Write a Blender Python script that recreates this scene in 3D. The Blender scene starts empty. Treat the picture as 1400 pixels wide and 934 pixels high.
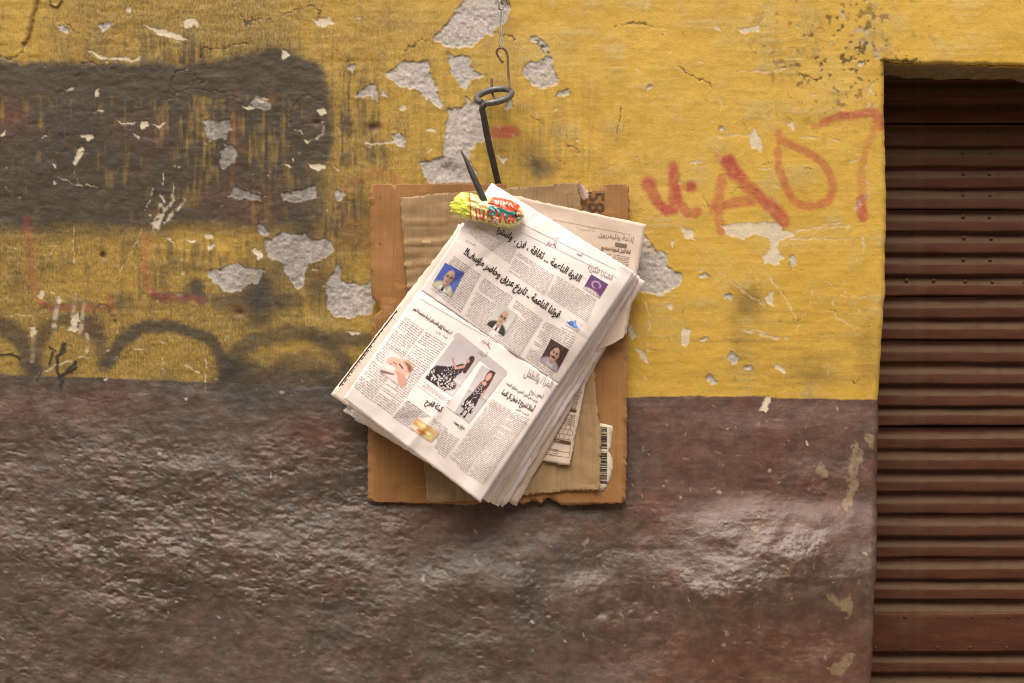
import bpy, bmesh, math, random
import numpy as np
from mathutils import Vector

random.seed(7)
RNG = np.random.default_rng(7)
sc = bpy.context.scene
COL = sc.collection

# ------------------------------------------------------------------ camera, sky, sun, exposure
K = 0.0014            # metres per photograph pixel on the wall plane
D = 2.45              # camera distance from the wall
ZC = 1.30             # camera height
cam_d = bpy.data.cameras.new("camera")
cam_d.lens = 45.0
cam_d.sensor_width = 36.0
cam_d.clip_end = 500.0
cam_d.clip_start = 0.05
cam = bpy.data.objects.new("camera", cam_d)
cam.location = (0.0, -D, ZC)
cam.rotation_euler = (math.radians(90), 0, 0)
COL.objects.link(cam)
sc.camera = cam

SUN_EL, SUN_AZ = 62.0, 14.0      # azimuth: degrees to the left of straight in front of the wall
world = bpy.data.worlds.new("World")
sc.world = world
world.use_nodes = True
wn = world.node_tree
sky = wn.nodes.new("ShaderNodeTexSky")
sky.sky_type = 'NISHITA'
sky.sun_disc = False
sky.sun_elevation = math.radians(SUN_EL)
sky.sun_rotation = math.radians(180 + SUN_AZ)
sky.air_density = 1.0
sky.dust_density = 6.0
sky.ozone_density = 0.6
wn.links.new(sky.outputs[0], wn.nodes["Background"].inputs[0])
wn.nodes["Background"].inputs[1].default_value = 0.13

sun_d = bpy.data.lights.new("sun", 'SUN')
sun_d.energy = 1.3
sun_d.angle = math.radians(55)
sun_d.color = (1.0, 0.93, 0.82)
sun = bpy.data.objects.new("sun", sun_d)
az, el = math.radians(SUN_AZ), math.radians(SUN_EL)
sdir = Vector((-math.sin(az) * math.cos(el), -math.cos(az) * math.cos(el), math.sin(el)))
sun.rotation_euler = sdir.to_track_quat('Z', 'Y').to_euler()
sun.location = (0, -3, 6)
COL.objects.link(sun)

vs = sc.view_settings
vs.view_transform = 'Standard'
vs.look = 'None'
vs.gamma = 1.0
vs.exposure = 0.96
vs.use_curve_mapping = False
sc.cycles.filter_width = 1.1
sc.cycles.use_denoising = True
sc.cycles.denoising_prefilter = 'NONE'
sc.cycles.max_bounces = 6
sc.cycles.diffuse_bounces = 3
sc.cycles.glossy_bounces = 3

# ------------------------------------------------------------------ helpers
def P(px, py, d=0.0):
    """point at photograph pixel (px, py), d metres in front of the wall plane"""
    f = K * (D - d) / D
    return ((px - 700.0) * f, -d, ZC + (467.0 - py) * f)

def PA(px, py, d):
    px = np.asarray(px, float); py = np.asarray(py, float); d = np.asarray(d, float) + 0 * px
    f = K * (D - d) / D
    return np.stack([(px - 700.0) * f, -d, ZC + (467.0 - py) * f], -1)

def sstep(a, b, x):
    t = np.clip((x - a) / (b - a), 0, 1)
    return t * t * (3 - 2 * t)

_tabs = {}
def vnoise(x, y, seed=0):
    if seed not in _tabs:
        _tabs[seed] = np.random.default_rng(1000 + seed).random((256, 256)).astype(np.float32)
    t = _tabs[seed]
    xf = np.floor(x); yf = np.floor(y)
    fx = (x - xf).astype(np.float32); fy = (y - yf).astype(np.float32)
    ix = xf.astype(np.int32) & 255; iy = yf.astype(np.int32) & 255
    ix1 = (ix + 1) & 255; iy1 = (iy + 1) & 255
    fx = fx * fx * fx * (fx * (fx * 6 - 15) + 10); fy = fy * fy * fy * (fy * (fy * 6 - 15) + 10)
    a = t[ix, iy] * (1 - fx) + t[ix1, iy] * fx
    b = t[ix, iy1] * (1 - fx) + t[ix1, iy1] * fx
    return (a * (1 - fy) + b * fy) * 2 - 1

def fbm(x, y, octv=4, seed=0, gain=0.5, lac=2.07):
    s = 0; amp = 1.0; tot = 0
    for o in range(octv):
        c, sn = math.cos(0.6 * o), math.sin(0.6 * o)
        s = s + amp * vnoise((x * c - y * sn) + 17.3 * o, (x * sn + y * c) + 5.1 * o, seed + o)
        tot += amp; amp *= gain; x = x * lac; y = y * lac
    return s / tot * 1.6

def fbm_s(x, y, sx, sy, octv=4, seed=0, gain=0.5):
    """anisotropic noise without rotation (streaks)"""
    s = 0; amp = 1.0; tot = 0
    X = x / sx; Y = y / sy
    for o in range(octv):
        s = s + amp * vnoise(X + 31.7 * o, Y + 11.9 * o, seed + o); tot += amp; amp *= gain; X = X * 2.1; Y = Y * 2.1
    return s / tot * 1.6

def link(o, parent=None):
    COL.objects.link(o)
    if parent is not None:
        o.parent = parent
    return o

def tag(o, label=None, cat=None, group=None, kind=None):
    if label: o["label"] = label
    if cat: o["category"] = cat
    if group: o["group"] = group
    if kind: o["kind"] = kind
    return o

def mesh_np(name, verts, faces, mat, parent=None, smooth=True, cols=None, extra=None):
    """faces: (n,3) or (n,4) int array, or list of lists"""
    me = bpy.data.meshes.new(name)
    verts = np.asarray(verts, np.float32).reshape(-1, 3)
    if isinstance(faces, np.ndarray):
        n, k = faces.shape
        me.vertices.add(len(verts)); me.vertices.foreach_set("co", verts.ravel())
        me.loops.add(n * k); me.loops.foreach_set("vertex_index", faces.astype(np.int32).ravel())
        me.polygons.add(n); me.polygons.foreach_set("loop_start", np.arange(0, n * k, k, dtype=np.int32))
        try: me.polygons.foreach_set("loop_total", np.full(n, k, np.int32))
        except Exception: pass
        me.update(calc_edges=True)
    else:
        me.from_pydata([tuple(v) for v in verts], [], faces); me.update()
    if cols is not None: add_cols(me, "Col", cols)
    if extra:
        for nm, c in extra.items(): add_cols(me, nm, c)
    if smooth: me.polygons.foreach_set("use_smooth", np.ones(len(me.polygons), bool))
    else: me.polygons.foreach_set("use_smooth", np.zeros(len(me.polygons), bool))
    me.materials.append(mat)
    o = bpy.data.objects.new(name, me)
    return link(o, parent)

def add_cols(me, name, c):
    c = np.asarray(c, np.float32)
    if c.shape[1] == 3: c = np.concatenate([c, np.ones((len(c), 1), np.float32)], 1)
    a = me.color_attributes.new(name, 'FLOAT_COLOR', 'POINT')
    a.data.foreach_set("color", c.ravel())

def grid_faces(nx, ny, off=0):
    """vertices index = iy*nx+ix"""
    i = np.arange(nx - 1)[None, :] + np.arange(ny - 1)[:, None] * nx
    i = i.ravel() + off
    return np.stack([i, i + nx, i + nx + 1, i + 1], 1)

def empty(name, loc):
    o = bpy.data.objects.new(name, None); o.empty_display_size = 0.05
    o.location = loc
    link(o)
    return o

def adopt(child, parent):
    """child keeps its world place (parents here are only translated)"""
    w = Vector(child.location); p = parent
    while p is not None: w -= Vector(p.location); p = p.parent
    child.parent = parent; child.location = w

def tube_mesh(pts, radii, seg=12, cap=True):
    pts = [Vector(p) for p in pts]
    n = len(pts)
    if not hasattr(radii, '__len__'): radii = [radii] * n
    verts = []; prev = None
    for i, p in enumerate(pts):
        t = (pts[min(i + 1, n - 1)] - pts[max(i - 1, 0)]).normalized()
        if prev is None:
            up = Vector((0, 1, 0)) if abs(t.y) < 0.9 else Vector((1, 0, 0))
            a = t.cross(up).normalized()
        else:
            a = (prev - t * prev.dot(t)).normalized()
        prev = a
        b = t.cross(a)
        for k in range(seg):
            w = 2 * math.pi * k / seg
            verts.append(p + (a * math.cos(w) + b * math.sin(w)) * radii[i])
    faces = []
    for i in range(n - 1):
        for k in range(seg):
            k2 = (k + 1) % seg
            faces.append([i * seg + k, i * seg + k2, (i + 1) * seg + k2, (i + 1) * seg + k])
    if cap:
        faces.append(list(range(seg))[::-1]); faces.append([(n - 1) * seg + k for k in range(seg)])
    return verts, faces

def smooth_path(pts, n=8):
    pts = [Vector(p) for p in pts]; out = []
    for i in range(len(pts) - 1):
        p0 = pts[max(i - 1, 0)]; p1 = pts[i]; p2 = pts[i + 1]; p3 = pts[min(i + 2, len(pts) - 1)]
        for k in range(n):
            t = k / n
            out.append(0.5 * ((2 * p1) + (p2 - p0) * t + (2 * p0 - 5 * p1 + 4 * p2 - p3) * t * t + (3 * p1 - p0 - 3 * p2 + p3) * t ** 3))
    out.append(pts[-1])
    return out

# ------------------------------------------------------------------ materials
class NT:
    def __init__(s, name):
        s.m = bpy.data.materials.new(name); s.m.use_nodes = True
        s.t = s.m.node_tree; s.b = s.t.nodes["Principled BSDF"]
    def n(s, typ, **kw):
        x = s.t.nodes.new(typ)
        for k, v in kw.items(): setattr(x, k, v)
        return x
    def l(s, a, b): s.t.links.new(a, b)
    def noise(s, scale, detail=4, rough=0.55, vec=None, stretch=None):
        x = s.n("ShaderNodeTexNoise"); x.inputs["Scale"].default_value = scale
        x.inputs["Detail"].default_value = detail; x.inputs["Roughness"].default_value = rough
        if stretch:
            if not hasattr(s, 'tc'): s.tc = s.n("ShaderNodeTexCoord")
            mp = s.n("ShaderNodeMapping"); mp.inputs["Scale"].default_value = stretch
            s.l(s.tc.outputs["Object"], mp.inputs[0]); s.l(mp.outputs[0], x.inputs["Vector"])
        else:
            if not hasattr(s, 'tc'): s.tc = s.n("ShaderNodeTexCoord")
            s.l(s.tc.outputs["Object"], x.inputs["Vector"])
        return x.outputs["Fac"]
    def ramp(s, fac, a, b, lo=0.0, hi=1.0):
        x = s.n("ShaderNodeMapRange"); x.interpolation_type = 'SMOOTHSTEP'
        x.inputs["From Min"].default_value = a; x.inputs["From Max"].default_value = b
        x.inputs["To Min"].default_value = lo; x.inputs["To Max"].default_value = hi
        s.l(fac, x.inputs["Value"]); return x.outputs[0]
    def math(s, op, a, b=None, c=None):
        x = s.n("ShaderNodeMath", operation=op)
        for i, v in enumerate((a, b, c)):
            if v is None: continue
            if isinstance(v, (int, float)): x.inputs[i].default_value = v
            else: s.l(v, x.inputs[i])
        return x.outputs[0]
    def mix(s, fac, a, b, mode='MIX'):
        x = s.n("ShaderNodeMix", data_type='RGBA', blend_type=mode)
        for nm, v in ((0, fac), (6, a), (7, b)):
            if isinstance(v, (int, float)): x.inputs[nm].default_value = v
            elif isinstance(v, tuple): x.inputs[nm].default_value = (*v, 1.0)
            else: s.l(v, x.inputs[nm])
        return x.outputs[2]
    def bump(s, h, strength=0.3, dist=0.001):
        x = s.n("ShaderNodeBump"); x.inputs["Strength"].default_value = strength; x.inputs["Distance"].default_value = dist
        s.l(h, x.inputs["Height"]); s.l(x.outputs[0], s.b.inputs["Normal"])
    def attr(s, name):
        x = s.n("ShaderNodeAttribute"); x.attribute_name = name; return x
    def set(s, **kw):
        for k, v in kw.items():
            i = s.b.inputs[k.replace('_', ' ')]
            if isinstance(v, (int, float)): i.default_value = v
            elif isinstance(v, tuple): i.default_value = (*v, 1.0)
            else: s.l(v, i)

def mat_wall():
    s = NT("painted_plaster")
    a1, a2, a3 = s.attr("m1"), s.attr("m2"), s.attr("m3")
    sep = []
    for a in (a1, a2, a3):
        x = s.n("ShaderNodeSeparateColor"); s.l(a.outputs["Color"], x.inputs[0]); sep.append(x.outputs)
    plaster, cream, soot = sep[0][0], sep[0][1], sep[0][2]; red = a1.outputs["Alpha"]
    dado, dred, tar = sep[1][0], sep[1][1], sep[1][2]; rust = a2.outputs["Alpha"]
    dirt, crack_and_shade, pale = sep[2][0], sep[2][1], sep[2][2]; khaki = a3.outputs["Alpha"]
    nb = s.noise(3.2, 5, 0.6); nf = s.noise(240, 4, 0.7); nm = s.noise(38, 5, 0.65)
    ns = s.noise(1, 5, 0.7, stretch=(300, 1, 110)); nh = s.noise(1, 4, 0.7, stretch=(40, 1, 260))
    # yellow distemper
    y = s.mix(s.ramp(nb, 0.3, 0.7), (0.52, 0.315, 0.040), (0.585, 0.375, 0.060))
    y = s.mix(s.ramp(nm, 0.45, 0.75, 0, 0.35), y, (0.42, 0.26, 0.04))
    y = s.mix(s.math('MULTIPLY', s.ramp(nf, 0.58, 0.72), 0.35), y, (0.70, 0.50, 0.13))
    y = s.mix(s.math('MULTIPLY', s.ramp(nh, 0.60, 0.75), 0.25), y, (0.66, 0.47, 0.14))
    nd = s.noise(520, 3, 0.75)
    y = s.mix(s.math('MULTIPLY', s.ramp(nd, 0.50, 0.72), 0.34), y, (0.30, 0.18, 0.03))
    y = s.mix(pale, y, (0.62, 0.46, 0.17))
    dd = s.math('MULTIPLY', dirt, s.ramp(ns, 0.34, 0.68, 0.5, 1.0))
    y = s.mix(s.math('MINIMUM', dd, 0.92), y, (0.115, 0.085, 0.035))
    # dado gloss paint
    d0 = s.mix(s.ramp(nm, 0.35, 0.7), (0.048, 0.037, 0.026), (0.092, 0.071, 0.050))
    d1 = s.mix(s.ramp(nm, 0.35, 0.7), (0.082, 0.031, 0.017), (0.135, 0.056, 0.032))
    d = s.mix(dred, d0, d1)
    d = s.mix(s.math('MULTIPLY', s.ramp(nf, 0.60, 0.75), 0.28), d, (0.24, 0.18, 0.14))
    d = s.mix(s.math('MULTIPLY', s.ramp(nd, 0.50, 0.70), 0.5), d, (0.040, 0.028, 0.020))
    base = s.mix(dado, y, d)
    # soot spray, and the shade painted into the dado hollows
    sk = s.mix(nm, (0.027, 0.023, 0.019), (0.054, 0.046, 0.038))
    base = s.mix(soot, base, sk)
    base = s.mix(red, base, s.mix(s.ramp(nf, 0.4, 0.7), (0.34, 0.050, 0.035), (0.43, 0.085, 0.055)))
    base = s.mix(rust, base, (0.16, 0.075, 0.022))
    # exposed plaster
    pl = s.mix(s.ramp(nf, 0.35, 0.68), (0.37, 0.335, 0.295), (0.52, 0.475, 0.425))
    pl = s.mix(s.ramp(nm, 0.48, 0.72, 0, 0.65), pl, (0.27, 0.235, 0.195))
    pl = s.mix(s.ramp(s.noise(17, 4, 0.6), 0.52, 0.68, 0, 0.6), pl, (0.50, 0.42, 0.30))
    pl = s.mix(s.math('MULTIPLY', s.ramp(nd, 0.56, 0.70), 0.6), pl, (0.16, 0.135, 0.11))
    pl = s.mix(s.math('MULTIPLY', soot, 0.6), pl, (0.06, 0.055, 0.05))
    base = s.mix(plaster, base, pl)
    base = s.mix(s.math('MULTIPLY', khaki, s.ramp(s.noise(60, 4, 0.7), 0.25, 0.55, 0.35, 1.0)), base, s.mix(nm, (0.17, 0.12, 0.065), (0.27, 0.20, 0.11)))
    base = s.mix(cream, base, s.mix(nf, (0.46, 0.37, 0.22), (0.66, 0.60, 0.48)))
    base = s.mix(crack_and_shade, base, (0.05, 0.035, 0.02))
    base = s.mix(tar, base, (0.018, 0.016, 0.014))
    s.l(base, s.b.inputs["Base Color"])
    r = s.mix(dado, (0.56, 0.56, 0.56), s.mix(pale, (0.62, 0.62, 0.62), (0.30, 0.30, 0.30)))
    r = s.mix(plaster, r, (0.9, 0.9, 0.9))
    r = s.mix(s.ramp(nm, 0.3, 0.7, 0, 0.5), r, (0.62, 0.62, 0.62))
    bw = s.n("ShaderNodeRGBToBW"); s.l(r, bw.inputs[0]); s.l(bw.outputs[0], s.b.inputs["Roughness"])
    s.l(s.ramp(dado, 0.0, 1.0, 0.3, 0.62), s.b.inputs["Specular IOR Level"])
    h = s.math('ADD', s.math('MULTIPLY', nf, 0.6), s.math('MULTIPLY', ns, 0.4))
    h = s.math('ADD', h, s.math('MULTIPLY', s.noise(95, 4, 0.7), 1.0))
    h = s.math('ADD', h, s.math('MULTIPLY', nd, 0.35))
    s.bump(h, 0.6, 0.0013)
    return s.m

def mat_plain(name, c1, c2, scale=40, rough=0.6, metal=0.0, bump=0.0, stretch=None, spec=0.5, bscale=200):
    s = NT(name)
    n = s.noise(1 if stretch else scale, 5, 0.65, stretch=stretch)
    s.l(s.mix(s.ramp(n, 0.3, 0.7), c1, c2), s.b.inputs["Base Color"])
    s.set(Roughness=rough, Metallic=metal)
    s.b.inputs["Specular IOR Level"].default_value = spec
    if bump: s.bump(s.noise(bscale, 4, 0.7), bump, 0.001)
    return s.m

def mat_shutter():
    s = NT("red_oxide_shutter_paint")
    nb = s.noise(1, 5, 0.65, stretch=(9, 9, 60)); nf = s.noise(150, 4, 0.7); nl = s.noise(4.5, 4, 0.6)
    c = s.mix(s.ramp(nb, 0.3, 0.72), (0.054, 0.016, 0.007), (0.084, 0.029, 0.012))
    # dust settled on ledges that face up
    g = s.n("ShaderNodeNewGeometry"); sx = s.n("ShaderNodeSeparateXYZ"); s.l(g.outputs["True Normal"], sx.inputs[0])
    up = s.ramp(sx.outputs[2], 0.12, 0.62)
    dust = s.math('MULTIPLY', up, s.ramp(nb, 0.25, 0.6, 0.45, 0.9))
    c = s.mix(dust, c, (0.084, 0.053, 0.024))
    c = s.mix(s.math('MULTIPLY', s.ramp(nl, 0.52, 0.72), 0.55), c, (0.105, 0.060, 0.030))
    c = s.mix(s.math('MULTIPLY', s.ramp(nf, 0.68, 0.76), 0.4), c, (0.30, 0.19, 0.13))
    oi = s.n("ShaderNodeObjectInfo")
    c = s.mix(s.ramp(oi.outputs["Random"], 0.0, 1.0, 0.0, 0.30), c, (0.060, 0.030, 0.016))
    n3 = s.noise(1, 5, 0.7, stretch=(14, 14, 5)); n4 = s.noise(1, 4, 0.7, stretch=(30, 30, 420))
    c = s.mix(s.math('MULTIPLY', s.ramp(n3, 0.50, 0.68), 0.55), c, (0.045, 0.020, 0.010))
    c = s.mix(s.math('MULTIPLY', s.ramp(n4, 0.60, 0.74), 0.35), c, (0.17, 0.115, 0.07))
    s.l(c, s.b.inputs["Base Color"])
    s.set(Roughness=0.72); s.b.inputs["Specular IOR Level"].default_value = 0.22
    s.bump(nf, 0.3, 0.0008)
    return s.m

def mat_card(name, ca, cb, cd, vert=True):
    s = NT(name)
    nbig = s.noise(3.5, 4, 0.6)
    st = (260, 1, 5) if vert else (5, 1, 260)
    ns = s.noise(1, 5, 0.65, stretch=st); nm = s.noise(9, 5, 0.65); nf = s.noise(300, 3, 0.7)
    c = s.mix(s.ramp(nm, 0.3, 0.72), ca, cb)
    c = s.mix(s.math('MULTIPLY', s.ramp(ns, 0.42, 0.72), 0.48), c, cd)
    c = s.mix(s.math('MULTIPLY', s.ramp(s.noise(28, 4, 0.7), 0.58, 0.72), 0.45), c, cd)
    c = s.mix(s.math('MULTIPLY', s.ramp(nf, 0.6, 0.75), 0.2), c, (0.45, 0.33, 0.2))
    c = s.mix(s.math('MULTIPLY', s.ramp(nbig, 0.42, 0.66), 0.7), c, tuple(v * .58 for v in cb))
    c = s.mix(s.math('MULTIPLY', s.ramp(s.noise(1, 4, 0.6, stretch=(11, 1, 30)), 0.56, 0.70), 0.55), c, tuple(min(1, v * 1.35) for v in cb))
    c = s.mix(s.math('MULTIPLY', s.ramp(s.noise(70, 3, 0.6), 0.68, 0.74), 0.55), c, (0.09, 0.045, 0.02))
    s.l(c, s.b.inputs["Base Color"]); s.set(Roughness=0.8)
    s.b.inputs["Specular IOR Level"].default_value = 0.25
    s.bump(s.math('ADD', ns, s.math('MULTIPLY', nf, 0.3)), 0.35, 0.0012)
    return s.m

def mat_paper(name, ca, cb):
    s = NT(name)
    nm = s.noise(14, 4, 0.6); nf = s.noise(500, 3, 0.6)
    c = s.mix(s.ramp(nm, 0.3, 0.7), ca, cb)
    c = s.mix(s.math('MULTIPLY', nf, 0.12), c, (0.5, 0.45, 0.4))
    s.l(c, s.b.inputs["Base Color"]); s.set(Roughness=0.75)
    s.b.inputs["Specular IOR Level"].default_value = 0.2
    s.bump(s.math('ADD', s.noise(26, 3, 0.5), s.math('MULTIPLY', nf, 0.1)), 0.25, 0.004)
    return s.m

def mat_attr(name, rough=0.7, coat=0.0, spec=0.2):
    s = NT(name); a = s.attr("Col"); nf = s.noise(700, 2, 0.6)
    s.l(s.mix(s.math('MULTIPLY', s.ramp(nf, 0.45, 0.7), 0.12), a.outputs["Color"], (0.5, 0.45, 0.42)), s.b.inputs["Base Color"])
    s.set(Roughness=rough); s.b.inputs["Specular IOR Level"].default_value = spec
    s.b.inputs["Coat Weight"].default_value = coat; s.b.inputs["Coat Roughness"].default_value = 0.12
    return s.m

M = {
    'wall': mat_wall(),
    'shutter': mat_shutter(),
    'card': mat_card("brown_cardboard", (0.27, 0.128, 0.043), (0.335, 0.170, 0.062), (0.17, 0.082, 0.030)),
    'card_old': mat_card("weathered_cardboard", (0.29, 0.185, 0.088), (0.375, 0.26, 0.135), (0.18, 0.108, 0.045)),
    'paper': mat_paper("newsprint", (0.80, 0.715, 0.665), (0.86, 0.785, 0.74)),
    'paper_old': mat_paper("aged_newsprint", (0.56, 0.44, 0.33), (0.64, 0.52, 0.41)),
    'paper_edge': mat_paper("yellowed_newsprint", (0.66, 0.53, 0.42), (0.78, 0.67, 0.57)),
    'ink': mat_plain("black_ink", (0.035, 0.028, 0.028), (0.05, 0.04, 0.04), 300, 0.8, spec=0.1),
    'ink_grey': mat_plain("grey_ink", (0.34, 0.295, 0.285), (0.42, 0.37, 0.355), 300, 0.8, spec=0.1),
    'ink_mid': mat_plain("body_ink", (0.27, 0.235, 0.225), (0.36, 0.315, 0.30), 400, 0.8, spec=0.1),
    'ink_pale': mat_plain("pale_ink_panel", (0.48, 0.43, 0.42), (0.54, 0.48, 0.47), 300, 0.8, spec=0.1),
    'ink_old': mat_plain("brown_ink", (0.15, 0.11, 0.085), (0.22, 0.165, 0.125), 300, 0.8, spec=0.1),
    'ink_red': mat_plain("red_ink", (0.55, 0.08, 0.07), (0.6, 0.12, 0.1), 300, 0.8, spec=0.1),
    'print': mat_attr("printed_picture"),
    'stamp': mat_plain("stamp_ink", (0.085, 0.05, 0.03), (0.14, 0.08, 0.04), 220, 0.8, spec=0.1),
    'iron': mat_plain("forged_iron", (0.045, 0.038, 0.033), (0.085, 0.070, 0.058), 120, 0.55, 0.35, 0.35),
    'ring': mat_plain("worn_iron", (0.085, 0.085, 0.085), (0.16, 0.155, 0.15), 140, 0.5, 0.5, 0.35),
    'wire': mat_plain("rusty_wire", (0.11, 0.065, 0.04), (0.17, 0.11, 0.075), 200, 0.6, 0.3, 0.3),
    'steel': mat_plain("dull_steel", (0.22, 0.21, 0.19), (0.34, 0.32, 0.30), 200, 0.45, 0.6, 0.2),
    'wrapper': mat_attr("printed_plastic_film", 0.28, 0.7, 0.5),
    'label': mat_plain("label_paper", (0.55, 0.48, 0.33), (0.68, 0.62, 0.48), 60, 0.7, spec=0.2),
    'ground': mat_plain("dusty_street", (0.27, 0.225, 0.175), (0.36, 0.305, 0.24), 6, 0.9, 0, 0.4),
    'house': mat_plain("ochre_render", (0.33, 0.25, 0.16), (0.42, 0.33, 0.22), 3, 0.9, 0, 0.4),
    'dark': mat_plain("shutter_box_metal", (0.02, 0.014, 0.01), (0.03, 0.02, 0.014), 20, 0.8),
}

# ------------------------------------------------------------------ street ground
bm = bmesh.new()
bmesh.ops.create_grid(bm, x_segments=40, y_segments=40, size=60)
for v in bm.verts:
    v.co.z = 0.0 if abs(v.co.y) < 6 else 0.0
me = bpy.data.meshes.new("street"); bm.to_mesh(me); bm.free(); me.materials.append(M['ground'])
st = link(bpy.data.objects.new("street", me)); st["kind"] = "structure"

# ------------------------------------------------------------------ house added across the alley, unseen behind the viewer, to block low sky
def slab(name, x0, x1, y0, y1, z0, z1, mat, parent=None):
    v = [(x, y, z) for x in (x0, x1) for y in (y0, y1) for z in (z0, z1)]
    o = mesh_np(name, v, [[0, 1, 3, 2], [4, 6, 7, 5], [0, 4, 5, 1], [2, 3, 7, 6], [0, 2, 6, 4], [1, 5, 7, 3]], mat, None, smooth=False)
    if parent: adopt(o, parent)
    return o
AY = -4.3
opp = empty("sky_blocking_house", (0, AY - .2, 0))
tag(opp, "unseen ochre rendered house with brown shutters, added across the alley to block low sky", "house")
wins = [(-6.2, -5.0, 1.2, 2.6), (-2.6, -1.4, 1.2, 2.6), (3.4, 4.6, 1.2, 2.6), (-.4, .8, 1.2, 2.6)]
zs_ = [0.0, 1.2, 2.6, 4.2]
for z0, z1 in zip(zs_[:-1], zs_[1:]):
    xs_ = sorted([(a, b) for a, b, c, d in wins if abs(c - z0) < .01]); x = -14.0
    for a, b in xs_ + [(14.0, 14.0)]:
        slab("wall_panel", x, a, AY - .4, AY, z0, z1, M['house'], opp); x = b
for a, b, c, d in wins:
    slab("window_shutter", a, b, AY - .16, AY - .10, c, d, M['shutter'], opp)
    slab("window_sill", a - .08, b + .08, AY + .001, AY + .09, c - .09, c - .002, M['house'], opp)
slab("parapet", -14, 14, AY - .45, AY + .06, 4.201, 4.4, M['house'], opp)

# ------------------------------------------------------------------ the wall (paint layers are masks on a dense mesh)
def spaced(a, b, fine, lo, hi, grow=1.25, most=60):
    """positions from a to b, step `fine` within [lo, hi], growing outside"""
    xs = list(np.arange(lo, hi + 1e-6, fine))
    s = fine; x = lo
    left = []
    while x > a:
        s = min(s * grow, most); x = max(x - s, a); left.append(x)
    s = fine; x = xs[-1]; right = []
    while x < b:
        s = min(s * grow, most); x = min(x + s, b); right.append(x)
    return np.array(left[::-1] + xs + right)

FINE = 1.4
EDGE0, LINT0 = 1205.0, 88.0
cL = spaced(-900, EDGE0, FINE, -26, EDGE0)
cO = spaced(EDGE0 + FINE, 2150, FINE, EDGE0 + FINE, 1430)
cR = np.linspace(2170, 2800, 20)
cx = np.concatenate([cL, cO, cR])
rA = spaced(-1500, LINT0, FINE, -26, LINT0)
rB = spaced(LINT0 + FINE, 1395, FINE, LINT0 + FINE, 962)
ry = np.concatenate([rA, rB])
nL, nO, nR, nA, nB = len(cL), len(cO), len(cR), len(rA), len(rB)
NX, NY = len(cx), len(ry)
BX, BY = np.meshgrid(cx, ry)          # [row, col]
def edge_x(y):
    return np.interp(y, [-100, 60, 95, 130, 230, 310, 400, 450, 500, 545, 620, 700, 780, 840, 934, 1395],
                     [1210, 1209, 1208, 1208, 1210, 1211.5, 1210, 1206, 1203, 1201, 1199.5, 1199, 1198, 1195, 1191, 1180]) \
        + 1.3 * fbm(np.asarray(y, float) / 22, 0 * np.asarray(y, float) + 3.3, 3, 40)
def lint_y(x):
    return 85.5 + np.clip(x - 1208, -300, 900) * 0.031 + 1.8 * fbm(np.asarray(x, float) / 30, 0 * np.asarray(x, float) + 9.1, 3, 44)
ex = edge_x(BY); ly = lint_y(np.maximum(BX, 1180))
wL = np.where(BX <= EDGE0, sstep(700, EDGE0, BX), 1 - sstep(EDGE0, 1500, BX))
PXa = BX + (ex - EDGE0) * wL
wA = np.where(BY <= LINT0, sstep(-60, LINT0, BY), 1 - sstep(LINT0, 260, BY))
PYa = BY + (ly - LINT0) * wA * sstep(1100, 1205, BX)
keep = np.ones((NY, NX), bool); keep[nA:, nL:nL + nO] = False
X = PXa[keep]; Y = PYa[keep]
idx = -np.ones((NY, NX), np.int64); idx[keep] = np.arange(keep.sum())
q = np.stack([idx[:-1, :-1], idx[1:, :-1], idx[1:, 1:], idx[:-1, 1:]], -1).reshape(-1, 4)
wall_faces = q[(q >= 0).all(1)]
N = len(X)

# ---- masks drawn in wall coordinates
wx = 2.4 * fbm(X / 7, Y / 7, 3, 1) + 3.2 * fbm(X / 26, Y / 26, 2, 5)
wy = 2.4 * fbm(X / 7 + 90, Y / 7, 3, 2) + 3.2 * fbm(X / 26 + 90, Y / 26, 2, 6)
XW, YW = X + wx * 0.55, Y + wy * 0.55

def box(x0, x1, y0, y1):
    return np.nonzero((X > x0) & (X < x1) & (Y > y0) & (Y < y1))[0]

def polyline_dist(ii, pts, xs, ys):
    d = np.full(len(ii), 1e9, np.float32)
    for (x0, y0), (x1, y1) in zip(pts[:-1], pts[1:]):
        vx, vy = x1 - x0, y1 - y0; L2 = vx * vx + vy * vy + 1e-9
        t = np.clip(((xs - x0) * vx + (ys - y0) * vy) / L2, 0, 1)
        d = np.minimum(d, np.hypot(xs - x0 - t * vx, ys - y0 - t * vy))
    return d

def stroke(arr, pts, r, a=1.0, soft=0.35, warp=0.4, mode='max', gaps=None):
    if len(pts) == 1: pts = [pts[0], (pts[0][0] + 0.1, pts[0][1])]
    p = np.array(pts, float); m = r * 1.6 + 6
    ii = box(p[:, 0].min() - m, p[:, 0].max() + m, p[:, 1].min() - m, p[:, 1].max() + m)
    xs = X[ii] + wx[ii] * warp; ys = Y[ii] + wy[ii] * warp
    d = polyline_dist(ii, pts, xs, ys)
    v = a * (1 - sstep(r * (1 - soft), r * (1 + soft), d))
    if gaps is not None: v = v * gaps[ii]
    if mode == 'max': arr[ii] = np.maximum(arr[ii], v)
    else: arr[ii] = 1 - (1 - arr[ii]) * (1 - v)

def curve(pts, n=6):
    return [(p.x, p.y) for p in smooth_path([(a, b, 0) for a, b in pts], n)]

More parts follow.
